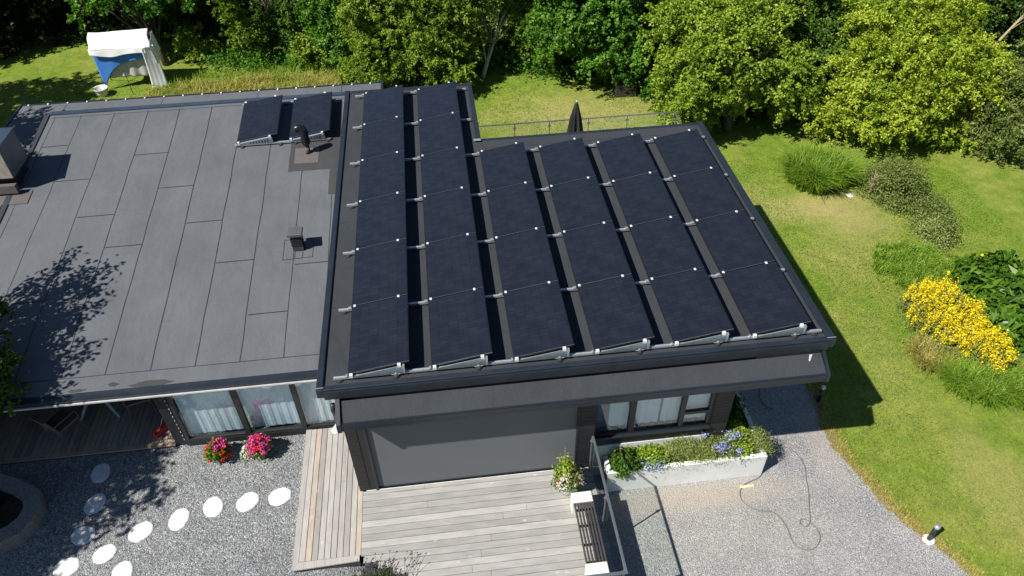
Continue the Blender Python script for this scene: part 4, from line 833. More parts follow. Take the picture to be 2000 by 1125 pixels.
v = np.concatenate([v1, v2, v3]); f = np.concatenate([f1, f2 + len(v1), f3 + len(v1) + len(v2)]); ti = np.concatenate([t1, t2, t3])
b = B(); limbs(b, (-10.6, 0.6, GL), np.concatenate([C1, C2]), 0.2, 9, 9)
for st_, tip in tw_: b.tube([(-10.6, 0.9, 0.4), tuple(st_), tuple(tip)], [0.05, 0.03, 0.006], 5, False)
for tip in ((-7.35, 2.75, -0.4), (-7.1, 2.0, -0.8), (-7.05, 1.5, -1.1)): b.tube([(-10.4, 1.0, 0.2), (-8.6, tip[1], -0.1), tip], [0.05, 0.025, 0.006], 5, False)
put('trunk', b, 'bark', gt, True); mesh_obj('crown', v, f, LM['deep'], gt, ti)

# ------------------------------------------------------------------ shrubs and beds on the right
def dome(n, cx, cy, rx, ry, h, rng, z=GR, shell=0.55):
    d = rng.normal(size=(n, 3)); d[:, 2] = np.abs(d[:, 2]); d /= np.linalg.norm(d, axis=1, keepdims=True); k = rng.uniform(shell, 1, n)[:, None]
    k = k * (1 + 0.12 * np.sin(d[:, :1] * 7 + cx) * np.cos(d[:, 1:2] * 6))
    return np.array([cx, cy, z]) + d * np.array([rx, ry, h]) * k, d
def shrub(name, label, cx, cy, rx, ry, h, leaf, n, L, W, seed, z=GR, cat='shrub', group=None, stems=True, lump=0.14, clumps=None):
    t = thing(name, label, cat, (cx, cy, z), group); rng = np.random.default_rng(seed)
    nc = clumps or max(12, n // 90); C, D = dome(nc, cx, cy, rx, ry, h, rng, z); ci = rng.integers(0, nc, n)
    pos = C[ci] + rng.normal(size=(n, 3)) * lump; pos[:, 2] = np.maximum(pos[:, 2], z + 0.02)
    v, f = leaf_quads(pos, D[ci] * .5 + rng.normal(size=(n, 3)) * 0.6 + np.array([0, 0, .6]), L, W, rng)
    cl = rng.uniform(-.2, .2, nc); ti = np.clip(0.5 + cl[ci] + rng.normal(size=n) * .2, 0, 1)
    mesh_obj('leaves', v, f, LM[leaf], t, np.repeat(ti, 4))
    if stems:
        b = B(); r = random.Random(seed)
        for i in range(min(22, nc)): b.tube([(cx + r.uniform(-.1, .1), cy + r.uniform(-.1, .1), z), tuple((np.array([cx, cy, z]) * .5 + C[i] * .5) + np.array([0, 0, .05])), tuple(C[i])], [0.018, 0.01, 0.004], 4, False)
        put('stems', b, 'dead_twig', t)
    return t
def tussock(name, label, cx, cy, rx, ry, h, n, seed, leaf='blade', w=0.022, lean=0.75, cat='grass clump', group=None, z=GR):
    t = thing(name, label, cat, (cx, cy, z), group); rng = np.random.default_rng(seed)
    a = rng.uniform(0, 2 * PI, n); q = np.sqrt(rng.uniform(0, 1, n)); p = np.stack([cx + rx * .8 * q * np.cos(a), cy + ry * .8 * q * np.sin(a), np.full(n, z)], 1)
    # group blades in small tufts
    nt = max(6, n // 60); tc = p[:nt]; ti_ = rng.integers(0, nt, n); p = tc[ti_] + rng.normal(size=(n, 3)) * np.array([.07, .07, 0])
    v, f, m = scatter_blades(p, h, w, lean, rng); mesh_obj('blades', v, f, LM[leaf], t, np.repeat(rng.uniform(0, 1, m), 6)); return t
tussock('grass_clump', 'tall arching bright green grass clump at the back of the right lawn', 14.2, 10.35, 1.1, 0.95, 0.95, 5200, 31, w=0.026)
shrub('grey_shrub', 'loose grey-green shrub with bare twigs beside the tall grass clump', 16.25, 9.3, 1.0, 1.05, 1.25, 'grey', 14000, 0.065, 0.032, 32)
bare('dry_shrub', 'tangle of pale dry twigs at the left foot of the grey-green shrub', (15.5, 9.2, G), (15.5, 9.3, -3.3), 0.02, 9, 40, 1.2)
shrub('small_shrub', 'small olive shrub with a dark shadow in the middle of the right lawn', 16.5, 7.1, 0.55, 0.6, 0.75, 'sage', 5500, 0.055, 0.03, 33)
shrub('small_shrub', 'low green shrub between the grey-green shrub and the small olive shrub', 16.8, 8.0, 0.6, 0.6, 0.75, 'grey', 5200, 0.06, 0.03, 34)
tag(blades_obj('low_plants', region(5200, lambda x, y: max(0, 1.15 - ((x - 15.2) / 1.15) ** 2 - ((y - 5.8) / 1.0) ** 2 + 0.5 * math.sin(x * 6 + y * 3) * math.cos(y * 7 - x * 2)), rg, (13.8, 16.6, 4.5, 7.1)), 0.24, 0.02, 0.8, 'blade', 8, lo=0.1, hi=1.0), 'low sprawling green plants behind the yellow flowers', 'ground cover', kind='stuff')
yf = shrub('yellow_flower_bed', 'dense bush of bright yellow flowers on the right lawn', 14.55, 3.35, 0.85, 1.25, 1.0, 'grey', 11000, 0.08, 0.03, 35, cat='flower bush')
rng = np.random.default_rng(36); C, D = dome(900, 14.55, 3.4, 0.95, 1.35, 1.15, rng, GR, 0.72); C = C[(C[:, 2] > GR + 0.42)]
ci = rng.integers(0, len(C), 13000); pos = C[ci] + rng.normal(size=(13000, 3)) * np.array([.03, .03, .10])
v, f = leaf_quads(pos, rng.normal(size=(13000, 3)) + np.array([0, 0, .6]), 0.042, 0.036, rng); mesh_obj('flowers', v, f, LM['flower_yellow'], yf, np.repeat(rng.uniform(0, 1, 13000), 4))
y2 = shrub('yellow_flower_bed', 'tail of yellow flowers at the lower right end of the flower bush', 14.95, 2.2, 0.55, 0.7, 0.8, 'grey', 3400, 0.08, 0.03, 37, cat='flower bush')
C, D = dome(360, 14.95, 2.2, 0.62, 0.8, 0.95, rng, GR, 0.78); C = C[(C[:, 2] > GR + 0.3)]; ci = rng.integers(0, len(C), 4200); pos = C[ci] + rng.normal(size=(4200, 3)) * np.array([.03, .03, .09])
v, f = leaf_quads(pos, rng.normal(size=(4200, 3)) + np.array([0, 0, .6]), 0.042, 0.036, rng); mesh_obj('flowers', v, f, LM['flower_yellow'], y2, np.repeat(rng.uniform(0, 1, 4200), 4))
for i, (x, y, rx, ry, h, n, lab) in enumerate([(13.75, 2.35, 0.5, 0.55, 0.42, 1700, 'grey-green grass clump at the lower left of the yellow flowers'), (14.35, 1.35, 0.75, 0.6, 0.5, 3000, 'bright green arching grass clump below the yellow flowers'), (15.3, 1.0, 0.6, 0.5, 0.5, 2200, 'green grass clump at the right end below the yellow flowers'), (13.9, 1.75, .4, .4, .42, 1200, 'small grass clump between the two clumps below the yellow flowers')]):
    tussock('grass_clump', lab, x, y, rx, ry, h, n, 50 + i, w=0.02, lean=1.0, leaf='blade' if i else 'dry')
bl = thing('large_leaved_plant', 'dense plant with big glossy green leaves at the right edge', 'plant', (16.6, 3.6, G)); rng = np.random.default_rng(60)
C, D = dome(3000, 16.9, 3.7, 1.45, 2.1, 1.25, rng, GR, 0.6); v, f = leaf_quads(C, D * .6 + rng.normal(size=(3000, 3)) * .45 + np.array([0, 0, .5]), 0.32, 0.11, rng, 0.35); mesh_obj('leaves', v, f, LM['rosette'], bl, np.repeat(rng.uniform(0, 1, 3000), 4))
C, D = dome(60, 16.6, 3.9, 1.4, 2.0, 1.35, rng, GR, 0.95)
for q in C[:7]: b = B(); b.lathe(tuple(q), [(0.0, 0), (0.045, 0.0), (0.03, 0.035), (0.0, 0.04)], 8); put('flower_head', b, LM['flower_yellow'], bl)
def stone(name, label, x, y, z, r, seed, cat='stone', mat='stone_grey', sz=0.6):
    rng = random.Random(seed); b = B(); n = 10; prof = [(0.75, -0.3), (1.0, 0.0), (0.95, 0.25), (0.7, 0.5), (0.35, 0.62)]
    b.lathe((x, y, z), [(r * q, r * h * sz / .6) for q, h in prof], n); b.v = [(px + rng.uniform(-.12, .12) * r, py + rng.uniform(-.12, .12) * r, pz + rng.uniform(-.08, .08) * r) for px, py, pz in b.v]
    return tag(put(name, b, mat, None, True), label, cat)
stone('garden_stone', 'single pale stone on the lawn right of the tall grass clump', 14.95, 9.4, G, 0.13, 1, mat='white_concrete')
stone('garden_stone', 'dark stone beside the large-leaved plant at the right edge', 15.55, 0.95, G, 0.16, 2)

# lawn blades: short tufts over the right lawn
def lawn_ok(x, y): return 1.0 if x > edge_x(y) + 0.15 and y < 12 else (1.0 if y > 13 else 0)
p = region(60000, lambda x, y: 1.0 if x > edge_x(min(y, 4.4)) + 0.12 else 0, rg, (10, 19, -4, 12))
tag(blades_obj('lawn_grass', p, 0.05, 0.012, 1.2, 'blade', 70, lo=0.1, hi=0.95), 'short mown grass of the right lawn', 'grass', kind='stuff')

q = []
for i in range(5200):
    y = rg.uniform(-4.2, 4.2); q.append((edge_x(y) + rg.normal() * 0.10 + 0.08, y, gz(9, y) + 0.005))
tag(blades_obj('edge_grass', np.array(q), 0.07, 0.012, 1.2, 'dry', 71, lo=0.2, hi=1.0), 'dry grass fringe along the edge of the pale gravel', 'grass', kind='stuff')
p = region(5000, lambda x, y: (0.25 + 0.75 * max(0, math.sin(x * 2.3 + y) * math.cos(y * 1.9 - x * .7))) if x > edge_x(min(y, 4.4)) + 0.2 else 0, rg, (10, 19, -4, 12))
tag(blades_obj('lawn_weeds', p, 0.05, 0.02, 1.3, 'grey', 72), 'broad-leaved weeds scattered through the right lawn', 'grass', kind='stuff')
p = region(40000, lambda x, y: 1.0, rg, (-16, 12, 12.8, 22))
tag(blades_obj('back_lawn_grass', p, 0.07, 0.016, 1.2, 'blade', 73, lo=0.1, hi=0.95), 'rough grass of the lawn behind the house', 'grass', kind='stuff')
# ------------------------------------------------------------------ planter and flowers by the window
pb = thing('planter_box', 'long white masonry planter full of herbs under the window', 'planter', (6.5, -0.1, G))
a = B(); a.cbox(4.80, 8.28, -0.34, -0.24, G, -3.5, 0.008); a.cbox(8.18, 8.28, -0.24, 2.4, G, -3.5, 0.008); a.cbox(4.80, 4.90, -0.24, 0.12, G, -3.5, 0.008); put('box', a, 'white_paint', pb)
a = B(); a.box(4.90, 8.18, -0.24, 0.125, G, -3.58); a.box(7.41, 8.18, 0.126, 2.4, G, -3.58); put('soil', a, 'earth', pb)
PZ = -3.6; GP = 'plants growing in the white planter'
shrub('leafy_herb', 'dark leafy herb at the left end of the white planter', 5.25, -0.10, 0.40, 0.28, 0.45, 'deep', 2600, 0.075, 0.05, 101, PZ, 'herb', GP, False, 0.06)
shrub('leafy_herb', 'bright green herb left of the middle of the white planter', 5.85, -0.05, 0.42, 0.3, 0.5, 'yellow', 3000, 0.06, 0.035, 102, PZ, 'herb', GP, False, 0.06)
shrub('lavender_bush', 'grey-green lavender in the middle of the white planter', 6.5, -0.02, 0.5, 0.36, 0.55, 'sage', 5200, 0.05, 0.014, 103, PZ, 'lavender', GP, False, 0.08)
shrub('lavender_bush', 'grey-green lavender right of the middle of the white planter', 7.15, -0.02, 0.42, 0.34, 0.5, 'sage', 4200, 0.05, 0.014, 104, PZ, 'lavender', GP, False, 0.08)
shrub('leafy_herb', 'fresh green herb at the right corner of the white planter', 7.75, 0.15, 0.42, 0.45, 0.5, 'yellow', 3800, 0.06, 0.03, 105, PZ, 'herb', GP, False, 0.07)
shrub('lavender_bush', 'twiggy grey lavender spilling over the right end of the white planter', 8.15, 0.0, 0.3, 0.32, 0.42, 'sage', 2600, 0.05, 0.014, 106, PZ, 'lavender', GP, True, 0.08)
shrub('leafy_herb', 'shaded herb in the side arm of the white planter', 7.8, 1.2, 0.4, 0.8, 0.5, 'deep', 3000, 0.07, 0.04, 107, PZ, 'herb', GP, False, 0.07)
rng = np.random.default_rng(110)
def bluef(label, x, y, z, n, s, seed):
    t = thing('blue_flowers', label, 'flower', (x, y, z - 0.3), 'blue flowers in the white planter'); rng = np.random.default_rng(seed)
    pos = np.array([x, y, z]) + rng.normal(size=(n, 3)) * np.array([s, s * .6, .05]); v, f = leaf_quads(pos, rng.normal(size=(n, 3)) + np.array([0, -.3, .7]), 0.035, 0.028, rng); mesh_obj('petals', v, f, LM['flower_blue'], t, np.repeat(rng.uniform(0, 1, n), 4))
    b = B(); [b.tube([(x + q[0], y + q[1], z - 0.32), (x + q[0] * 1.5, y + q[1] * 1.5, z)], 0.004, 4) for q in rng.normal(size=(8, 2)) * .05]; put('stems', b, LM['juniper'], t)
bluef('blue flowers hanging over the front rim of the white planter', 5.75, -0.30, -3.36, 330, 0.14, 1)
bluef('blue flowers nearest the right corner of the window', 7.55, -0.02, -3.08, 210, 0.09, 2)
bluef('blue flowers in the middle of the right half of the planter', 7.25, -0.20, -3.18, 230, 0.10, 3)
bluef('single small blue flower head near the right end of the planter', 7.62, -0.30, -3.26, 60, 0.035, 4)
bluef('pale violet flowers at the foot of the wall behind the lavender', 6.95, 0.05, -3.06, 60, 0.04, 5)

def flower_pot(name, label, x, y, z, r, h, potmat, leaf, fl, hh, rr_, seed, prof=None, ribs=False, nfl=26, tall=1.0):
    t = thing(name, label, 'potted plant', (x, y, z)); rng = np.random.default_rng(seed); b = B()
    b.lathe((x, y, z), prof or [(r * .7, 0), (r * .85, h * .5), (r, h), (r * 1.06, h), (r * 1.06, h * 1.05), (r * .9, h * 1.05), (r * .88, h * .9)], 24)
    if ribs:
        for k in range(14): b.tube([(x + r * (0.86 + .1 * (i % 2)) * math.cos(2 * PI * k / 14 + i * .2), y + r * (0.86 + .1 * (i % 2)) * math.sin(2 * PI * k / 14 + i * .2), z + h * i / 6) for i in range(7)], 0.014, 5)
    put('pot', b, potmat, t, True)
    n = int(1500 * tall); C, D = dome(60, x, y, rr_, rr_, hh, rng, z + h, 0.4); ci = rng.integers(0, 60, n); pos = C[ci] + rng.normal(size=(n, 3)) * .05
    v, f = leaf_quads(pos, D[ci] + rng.normal(size=(n, 3)) * .6, 0.06, 0.045, rng); mesh_obj('leaves', v, f, LM[leaf], t, np.repeat(rng.uniform(0, 1, n), 4))
    for col, cnt, sel in fl:
        C, D = dome(400, x, y, rr_ * 1.05, rr_ * 1.05, hh * 1.08, rng, z + h, 0.9); C = C[[bool(sel(c[0] - x, c[1] - y, (c[2] - z - h) / hh)) for c in C]][:cnt]
        ci = np.repeat(np.arange(len(C)), 34); pos = C[ci] + rng.normal(size=(len(ci), 3)) * .024
        v, f = leaf_quads(pos, rng.normal(size=(len(ci), 3)) + np.array([0, 0, .5]), 0.036, 0.034, rng); mesh_obj('blooms', v, f, LM[col], t, np.repeat(rng.uniform(0, 1, len(ci)), 4))
    return t
flower_pot('geranium_pot', 'potted geranium with red blooms below and pink blooms above', -3.36, 1.12, GL + 0.009, 0.13, 0.2, 'black', 'emerald', [('flower_red', 34, lambda a, b_, c: c < 0.82), ('flower_pink', 12, lambda a, b_, c: c > 0.75)], 0.32, 0.24, 200)
flower_pot('geranium_pot', 'potted pink geranium standing nearer the side deck', -2.5, 1.13, GL + 0.009, 0.13, 0.2, 'black', 'emerald', [('flower_pink', 40, lambda a, b_, c: c > 0.1), ('flower_red', 4, lambda a, b_, c: a > 0 and c > 0.6)], 0.36, 0.26, 201)
wf = shrub('white_flower_plant', 'low cushion of small white flowers beside the pink geranium', -2.78, 1.16, 0.17, 0.17, 0.26, 'grey', 500, 0.04, 0.02, 202, GL + 0.01, 'flower', None, False, 0.04)
rng = np.random.default_rng(203); C, D = dome(420, -2.78, 1.16, 0.2, 0.2, 0.3, rng, GL, 0.8); v, f = leaf_quads(C, D + rng.normal(size=C.shape) * .5, 0.034, 0.03, rng); mesh_obj('blooms', v, f, LM['flower_white'], wf, np.repeat(rng.uniform(0, 1, 420), 4))
rp = flower_pot('rose_pot', 'tall pale pink rose in a white basket pot at the corner of the deck', 3.88, -0.72, DZ, 0.2, 0.32, 'white_paint', 'grey', [('flower_blush', 13, lambda a, b_, c: True), ('flower_white', 12, lambda a, b_, c: c > 0.2)], 0.42, 0.26, 204, None, False, tall=1.3)
rng = np.random.default_rng(205); C, D = dome(30, 3.82, -0.66, 0.16, 0.15, 0.95, rng, DZ + 0.35, 0.5); ci = rng.integers(0, 30, 1100); pos = C[ci] + rng.normal(size=(1100, 3)) * .055
v, f = leaf_quads(pos, rng.normal(size=(1100, 3)) + np.array([0, 0, .4]), 0.055, 0.035, rng); mesh_obj('climbing_shoots', v, f, LM['yellow'], rp, np.repeat(rng.uniform(0, 1, 1100), 4))
b = B(); b.cyl((3.82, -0.64, DZ + 0.2), (3.80, -0.60, DZ + 1.3), 0.006); put('cane', b, 'dead_twig', rp)

# ------------------------------------------------------------------ stepping stones
labs = ['white stepping stone lying deepest in the tree shade, nearest the porch', 'shaded white stepping stone, second from the porch', 'white stepping stone half in shade and half in sun', 'sunlit white stepping stone at the bottom edge left of the others',
        'tilted oval stepping stone right of the half-shaded one', 'white stepping stone at the bend of the row, fifth from the side deck', 'white stepping stone fourth from the side deck', 'white stepping stone third from the side deck',
        'white stepping stone second from the side deck', 'white stepping stone nearest the side deck', 'stepping stone cut by the bottom edge below the bend of the row']
for i, (x, y) in enumerate([(-5.88, 1.09), (-5.78, 0.33), (-5.81, -0.38), (-5.92, -1.05), (-5.27, -0.85), (-4.68, -0.45), (-3.98, -0.26), (-3.34, -0.06), (-2.66, -0.03), (-2.01, 0.01), (-4.82, -1.30)]):
    r = random.Random(300 + i); n = 22; b = B(); R = 0.215 if i != 4 else 0.20; rot = r.uniform(0, PI)
    poly = []
    for k in range(n):
        t = 2 * PI * k / n; rad = R * (1 + 0.10 * math.cos(2 * (t - rot))) * r.uniform(0.965, 1.035)
        poly.append((x + rad * math.cos(t), y + 1.06 * rad * math.sin(t)))
    b.prism(poly, GL - 0.01, GL + 0.022); b.prism([(x + (px - x) * .93, y + (py - y) * .93) for px, py in poly], GL + 0.022, GL + 0.03)
    tag(put('stepping_stone', b, 'stone_white'), labs[i], 'stepping stone', 'white stepping stones across the gravel')

# round stone planter bottom left
sp = thing('stone_planter', 'curved granite wall round a dark bed at the lower left', 'planter', (-8.2, 0.3, GL))
b = B(); outer = [(-8.6, 1.15), (-7.76, 1.09), (-7.27, 0.87), (-6.83, 0.6), (-6.68, 0.25), (-6.72, -0.12), (-6.92, -0.42), (-7.3, -0.62), (-8.6, -0.75)]
inner = [(-8.6, 0.8), (-7.8, 0.78), (-7.4, 0.6), (-7.08, 0.38), (-7.0, 0.2), (-7.03, -0.02), (-7.18, -0.2), (-7.45, -0.34), (-8.6, -0.45)]
for k in range(len(outer) - 1): b.prism([outer[k], inner[k], inner[k + 1], outer[k + 1]], GL, GL + 0.36 + rr.uniform(-.01, .01))
put('stone_wall', b, 'stone_grey', sp); b = B(); b.prism(inner, GL, GL + 0.24); put('soil', b, 'earth', sp)
shrub('ivy_plant', 'dark low plants filling the curved granite planter', -7.8, 0.15, 0.75, 0.5, 0.12, 'dark', 900, 0.07, 0.05, 310, GL + 0.24, 'ground cover plant', None, False, 0.08)

# planting bed cut into the deck at the bottom
b = B(); k = 20; cx, cy = 0.05, -2.45
tag(put('planting_bed', b.prism([(cx + 0.78 * math.cos(2 * PI * i / k) * rr.uniform(.93, 1.05), cy + 0.66 * math.sin(2 * PI * i / k) * rr.uniform(.93, 1.05)) for i in range(k)], -4.0, GL + 0.07), 'earth'), 'dark earth bed with juniper at the bottom edge of the deck', 'flower bed')
jn = shrub('juniper', 'low spreading juniper growing at the bottom edge between the two decks', 0.06, -2.42, 0.52, 0.44, 0.26, 'juniper', 9000, 0.07, 0.013, 311, GL + 0.07, 'juniper', None, True, 0.07)
r = random.Random(12); edge = []
for i in range(11):
    t = PI * 0.12 + PI * 0.9 * i / 10; edge.append((cx + 0.72 * math.cos(t), cy + 0.62 * math.sin(t)))
for i, (x, y) in enumerate(edge):
    stone('edging_stone', 'rough edging stone round the juniper bed, %s from the right' % (ORD + ['seventh', 'eighth', 'ninth', 'tenth', 'eleventh'])[i], x, y, GL + 0.06, r.uniform(0.06, 0.095), 320 + i, mat='stone_grey', sz=0.5)['group'] = 'stones edging the juniper bed'
tw = thing('grey_seedheads', 'sprawling grey seed heads on thin stalks behind the juniper', 'plant', (0.2, -1.85, DZ)); b = B()
for i in range(60):
    x, y = 0.05 + r.uniform(-.35, .75), -2.0 + r.uniform(-.25, .15); e = (x + r.uniform(-.1, .12), y + r.uniform(.02, .24), DZ + r.uniform(.03, .2)); b.tube([(x, y - 0.1, DZ - 0.05), e], 0.003, 4); b.lathe(e, [(0.002, -.01), (0.012, 0), (0.009, .02), (0.002, .03)], 6)
put('stalks', b, 'slat', tw)

# ------------------------------------------------------------------ hose, lamps, small things
def hose(path, r=0.011):
    P = [Vector(p) for p in path]; out = []
    for i in range(len(P) - 1):
        p0, p1, p2, p3 = P[max(i - 1, 0)], P[i], P[i + 1], P[min(i + 2, len(P) - 1)]
        for k in range(8):
            t = k / 8; out.append(0.5 * ((2 * p1) + (-p0 + p2) * t + (2 * p0 - 5 * p1 + 4 * p2 - p3) * t * t + (-p0 + 3 * p1 - 3 * p2 + p3) * t ** 3))
    return out + [P[-1]]
hz = G + 0.022
hp = [(8.3, 0.35, -3.5), (8.58, 0.27, hz), (9.0, 0.30, hz), (9.25, 0.12, hz), (9.31, -0.24, hz), (9.22, -0.55, hz), (9.13, -0.88, hz), (8.99, -1.25, hz), (8.88, -1.55, hz), (8.75, -1.68, hz), (8.65, -1.59, hz), (8.73, -1.50, hz), (8.86, -1.60, hz + .012), (8.94, -1.78, hz), (8.92, -1.95, hz), (8.78, -2.12, hz), (8.59, -2.18, hz), (8.42, -2.12, hz), (8.33, -1.95, hz), (8.34, -1.66, hz), (8.27, -1.36, hz), (8.15, -1.25, hz), (7.92, -1.20, hz), (7.70, -1.04, hz), (7.64, -0.80, hz), (7.80, -0.56, hz), (8.18, -0.42, hz), (8.36, -0.25, hz), (8.40, 0.1, hz)]
tag(put('garden_hose', B().tube(hose(hp), 0.0095, 7), 'hose', None, True), 'thin pale garden hose looped on the gravel in front of the white planter', 'hose')
tag(put('garden_hose', B().tube(hose([(9.22, 2.6, hz), (9.16, 2.1, hz), (9.03, 1.7, hz), (9.10, 1.45, hz), (9.22, 1.38, hz)]), 0.010, 7), 'hose', None, True), 'short end of hose in the shade under the roof corner', 'hose')
tag(put('plastic_scrap', B().cbox(7.72, 8.02, -0.62, -0.57, G + .01, G + 0.035, .008), mat_plain('cream_plastic', (0.75, 0.70, 0.35), 0.5)), 'small cream strip lying on the gravel before the planter', 'scrap')
def bollard(label, x, y, base, group):
    t = thing('garden_light', label, 'lamp', (x, y, G), group)
    a = B(); a.cyl((x, y, G + .03), (x, y, G + 0.48), 0.048, n=16); put('post', a, 'flash', t, True)
    a = B(); a.lathe((x, y, G + 0.48), [(0.052, 0), (0.056, 0.01), (0.056, 0.06), (0.05, 0.075), (0.0, 0.075)], 16); put('head', a, 'silver', t, True)
    if base: a = B(); a.lathe((x, y, G), [(0.12, 0), (0.125, 0.035), (0.10, 0.055), (0.05, 0.055)], 18); put('base_ring', a, 'white_concrete', t, True)
bollard('dark garden bollard light with white foot at the lawn edge bottom right', 11.08, -2.27, True, None)
bollard('dark bollard light standing in the shade of the house at the lawn edge', 10.37, 1.45, False, None)

# porch furniture
pt = thing('porch_table', 'dark topped table with splayed pale legs on the shaded porch', 'table', (-6.2, 2.9, -3.45))
a = B(); a.cbox(-7.0, -5.55, 2.45, 3.35, -2.76, -2.72, .006); put('table_top', a, 'table_top', pt)
for s in (-1, 1):
    for q in (-1, 1): a = B(); x = -6.25; a.tube([(x + s * 0.05, 2.9 + q * .1, -2.77), (x + s * 0.42, 2.9 + q * .38, -3.44)], [0.05, 0.03], 6); put('leg', a, 'table_leg', pt)
def chair(label, x, y, rot):
    t = thing('porch_chair', label, 'chair', (x, y, -3.45), 'wicker chairs on the porch'); t.rotation_euler = (0, 0, rot); o0 = (0, 0, 0)
    a = B(); a.cbox(-.26, .26, -.26, .26, .40, .45, .01); put('seat', a, 'wicker', t, off=o0)
    a = B(); a.add([(-.26, .22, .45), (.26, .22, .45), (.24, .36, .92), (-.24, .36, .92), (-.26, .26, .45), (.26, .26, .45), (.24, .40, .92), (-.24, .40, .92)], [(0, 1, 2, 3), (7, 6, 5, 4), (3, 2, 6, 7), (0, 3, 7, 4), (1, 5, 6, 2)]); put('backrest', a, 'wicker', t, off=o0)
    for sx_ in (-1, 1):
        a = B(); a.tube([(sx_ * .27, -.26, .45), (sx_ * .28, -.24, .66), (sx_ * .28, .30, .68)], .018, 6); put('armrest', a, 'wicker', t, off=o0)
        for sy_ in (-1, 1): a = B(); a.cyl((sx_ * .23, sy_ * .23, .41), (sx_ * .27, sy_ * .28, 0), .016, n=6); put('leg', a, 'wicker', t, off=o0)
chair('wicker chair at the right end of the porch table', -5.35, 2.75, -1.3); chair('wicker chair in front of the left half of the porch table', -6.85, 2.2, 2.6)
bm = thing('broom', 'push broom with red bristles leaning against the black porch wall', 'broom', (-4.75, 1.98, -3.45))
a = B(); a.tube([(-4.80, 2.02, -3.36), (-4.43, 2.5, -2.5)], .011, 7); put('handle', a, 'broom_stick', bm)
a = B(); a.v = []; a.box(-.17, .17, -.045, .045, 0.0, .11); M2 = Matrix.Rotation(math.radians(58), 3, 'Z'); a.v = [tuple(Vector((-4.78, 1.95, -3.45)) + M2 @ Vector(q)) for q in a.v]; put('bristles', a, 'broom_red', bm)
a = B(); a.box(-.17, .17, -.03, .03, .111, .14); a.v = [tuple(Vector((-4.78, 1.95, -3.45)) + M2 @ Vector(q)) for q in a.v]; put('head', a, 'broom_red', bm)

# ------------------------------------------------------------------ patio behind the notch
pa = thing('patio_deck', 'plank patio platform hidden behind the roof notch', 'deck', (6.5, 10, -3.7))
put('deck_boards', boards('x', 7.7, 12.45, lambda y: 2.9, lambda y: 9.7, 0.148, -3.55, 77, 0.2), 'deck_x', pa)
a = B(); a.box(2.9, 9.68, 7.72, 12.40, -4.2, -3.59); put('substructure', a, 'wall_grey', pa)
pr_ = thing('patio_railing', 'glass railing with thin posts round the patio behind the roof', 'railing', (6.4, 12.3, -3.55))
yy = 12.35; tz = -2.34
a = B(); a.cbox(3.1, 9.75, yy - .02, yy + .02, tz - .03, tz, .005); a.cbox(9.71, 9.75, 9.0, yy, tz - .03, tz, .005); put('handrail', a, 'rail_metal', pr_)
for i, x in enumerate((4.4, 5.55, 6.85, 8.15, 9.45)): a = B(); a.cyl((x, yy, -3.58), (x, yy, tz - .03), .018, n=8); a.cbox(x - .05, x + .05, yy - .03, yy + .03, tz - .20, tz - .16, .004); put('post', a, 'rail_metal', pr_)
for x in (9.62, 9.73): a = B(); a.cyl((x, 12.2, -3.58), (x, 12.2 - .1, tz - .03), .02, n=8); put('post', a, 'rail_metal', pr_)
for x0, x1 in ((3.15, 4.35), (4.45, 5.5), (5.6, 6.8), (6.9, 8.1), (8.2, 9.4)): a = B(); a.box(x0, x1, yy - .005, yy + .005, -3.5, tz - .05); put('glass_panel', a, 'rail_glass', pr_)
um = thing('parasol', 'closed black parasol standing on the patio behind the roof', 'parasol', (6.22, 11.4, -3.55))
a = B(); prof = []; nseg = 16; k = 9; zt = -1.17
for i in range(k):
    t = i / (k - 1); z = zt - 0.12 - t * 1.75; r_ = 0.06 + 0.24 * t ** .8 - (0.03 if 0.15 < t < 0.25 else 0)
    prof.append((r_, z))
vs = []; fs = []
for i, (r_, z) in enumerate(prof):
    for j in range(nseg): q = r_ * (1.0 + (0.28 if j % 2 else -0.22) * min(1, i / 2)); vs.append((6.22 + q * math.cos(2 * PI * j / nseg), 11.4 + q * math.sin(2 * PI * j / nseg), z))
for i in range(k - 1):
    for j in range(nseg): fs.append((i * nseg + j, (i + 1) * nseg + j, (i + 1) * nseg + (j + 1) % nseg, i * nseg + (j + 1) % nseg))
a.add(vs, fs); put('cloth', a, 'umbrella', um)
a = B(); a.lathe((6.22, 11.4, zt - .12), [(0.05, -.02), (0.045, 0.02), (0.02, .07), (0.0, .075)], 12); put('cap', a, 'umbrella', um)
a = B(); a.lathe((6.22, 11.4, zt - .05), [(0.0, 0), (0.022, .01), (0.022, .04), (0.0, .05)], 10); put('finial', a, 'clamp', um)
a = B(); a.cyl((6.22, 11.4, -3.5), (6.22, 11.4, zt - .1), .02); put('pole', a, 'slat', um); a = B(); a.lathe((6.22, 11.4, -3.55), [(.25, 0), (.25, .04), (.05, .07), (.03, .2)], 18); put('base', a, 'flash', um)
fb = thing('firewood_crate', 'dark wooden crate at the edge of the wood behind the patio', 'crate', (9.35, 17.3, G))
a = B(); [a.cbox(8.95, 9.75, 17.0, 17.04, G + .02 + i * .13, G + .12 + i * .13) for i in range(4)]; [a.cbox(8.95, 8.99, 17.04, 17.6, G + .02 + i * .13, G + .12 + i * .13) for i in range(4)]; [a.cbox(9.71, 9.75, 17.04, 17.6, G + .02 + i * .13, G + .12 + i * .13) for i in range(4)]; put('boards', a, 'slat', fb)

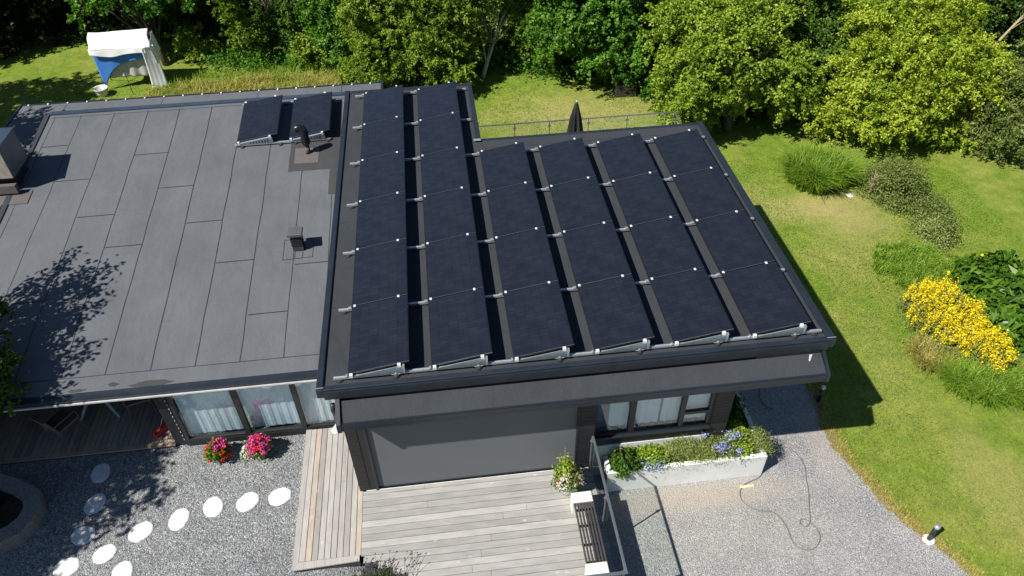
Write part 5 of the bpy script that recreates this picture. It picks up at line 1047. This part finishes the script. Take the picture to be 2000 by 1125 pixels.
# ------------------------------------------------------------------ washing on a rack
dr = thing('drying_rack', 'metal clothes rack standing on the grass under the wet sheets', 'drying rack', (-10.2, 21.0, G)); a = B()
X0, X1, Y0, Y1, ZT = -11.35, -9.1, 20.55, 21.35, -2.5
for x in (X0, X1):
    a.tube([(x, Y0 - .15, G), (x, Y1, ZT + .3)], .018, 6); a.tube([(x, Y1 + .15, G), (x, Y0, ZT)], .018, 6)
for y, dz in ((Y0, 0), (Y1, .3)): a.tube([(X0, y, ZT + dz), (X1, y, ZT + dz)], .015, 6)
a.tube([(-10.15, 20.1, G), (-10.25, 20.3, -3.2)], .014, 6)
put('frame', a, 'slat', dr)
def cloth(label, fn, mat, nu=26, nv=16, th=0.0):
    v = []; f = []
    for j in range(nv + 1):
        for i in range(nu + 1): v.append(fn(i / nu, j / nv))
    n = nu + 1; f = [(j * n + i, j * n + i + 1, (j + 1) * n + i + 1, (j + 1) * n + i) for j in range(nv) for i in range(nu)]
    o = mesh_obj('bed_sheet', v, f, MT[mat], smooth=True); m = o.modifiers.new('thickness', 'SOLIDIFY'); m.thickness = 0.004
    return tag(o, label, 'sheet', 'sheets drying on the rack')
cloth('white sheet spread over the top of the drying rack', lambda u, v: (X0 - .05 - .12 * v + (X1 - X0 + .05) * u + .03 * math.sin(v * 7), Y0 + (Y1 + .05 - Y0) * v, ZT + .02 + .38 * v - .13 * math.sin(PI * v) * math.sin(PI * u) + .008 * math.sin(u * 11 + v * 9) + .02 * math.sin(u * 5 - v * 3)), 'sheet_white')
cloth('white sheet hanging short over the front bar of the rack', lambda u, v: (X0 - .03 + (X1 - X0 - .1) * u, Y0 - .03 - .012 * math.sin(u * 19) * v - .03 * v, ZT + .02 - (0.16 + .14 * math.sin(PI * u * 1.2) ** 2 + .03 * math.sin(u * 9)) * v), 'sheet_white')
cloth('blue sheet hanging below the white one at the left of the rack', lambda u, v: (X0 + .02 + 1.95 * u, Y0 + .05 + .02 * math.sin(u * 13 + 1) * v, ZT - .10 - (0.95 * (1 - u) ** 4 + .62 - .3 * u) * v), 'sheet_blue')
cloth('greyish sheet hanging in the shade behind the blue one', lambda u, v: (X0 + .15 + (X1 - X0 - .25) * u, Y0 + .16 + .04 * math.sin(u * 30) * v, ZT - .2 - 1.02 * v), 'sheet_grey')
cloth('long white sheet hanging down at the right end of the rack', lambda u, v: (X1 - .28 + .42 * u + .12 * v * u, Y0 - .08 + .25 * u - .25 * v * v, ZT + .03 - (1.72) * v + .02 * math.sin(u * 22)), 'sheet_white', 14, 16)
cloth('white sheet folded over the right end bar of the rack', lambda u, v: (X1 + .02 + .10 * v + .02 * math.sin(u * 14), Y0 + (Y1 - Y0) * u, ZT + .04 + .3 * u - .75 * v), 'sheet_white', 18, 10)
wbk = thing('laundry_basket', 'pale oval laundry basket on the grass left of the rack', 'basket', (-11.35, 20.15, G))
a = B(); a.lathe((-11.35, 20.2, G), [(.20, 0), (.24, .15), (.27, .30), (.285, .31), (.27, .33), (.24, .30), (.22, .1)], 20); put('basket', a, 'white_concrete', wbk, True)
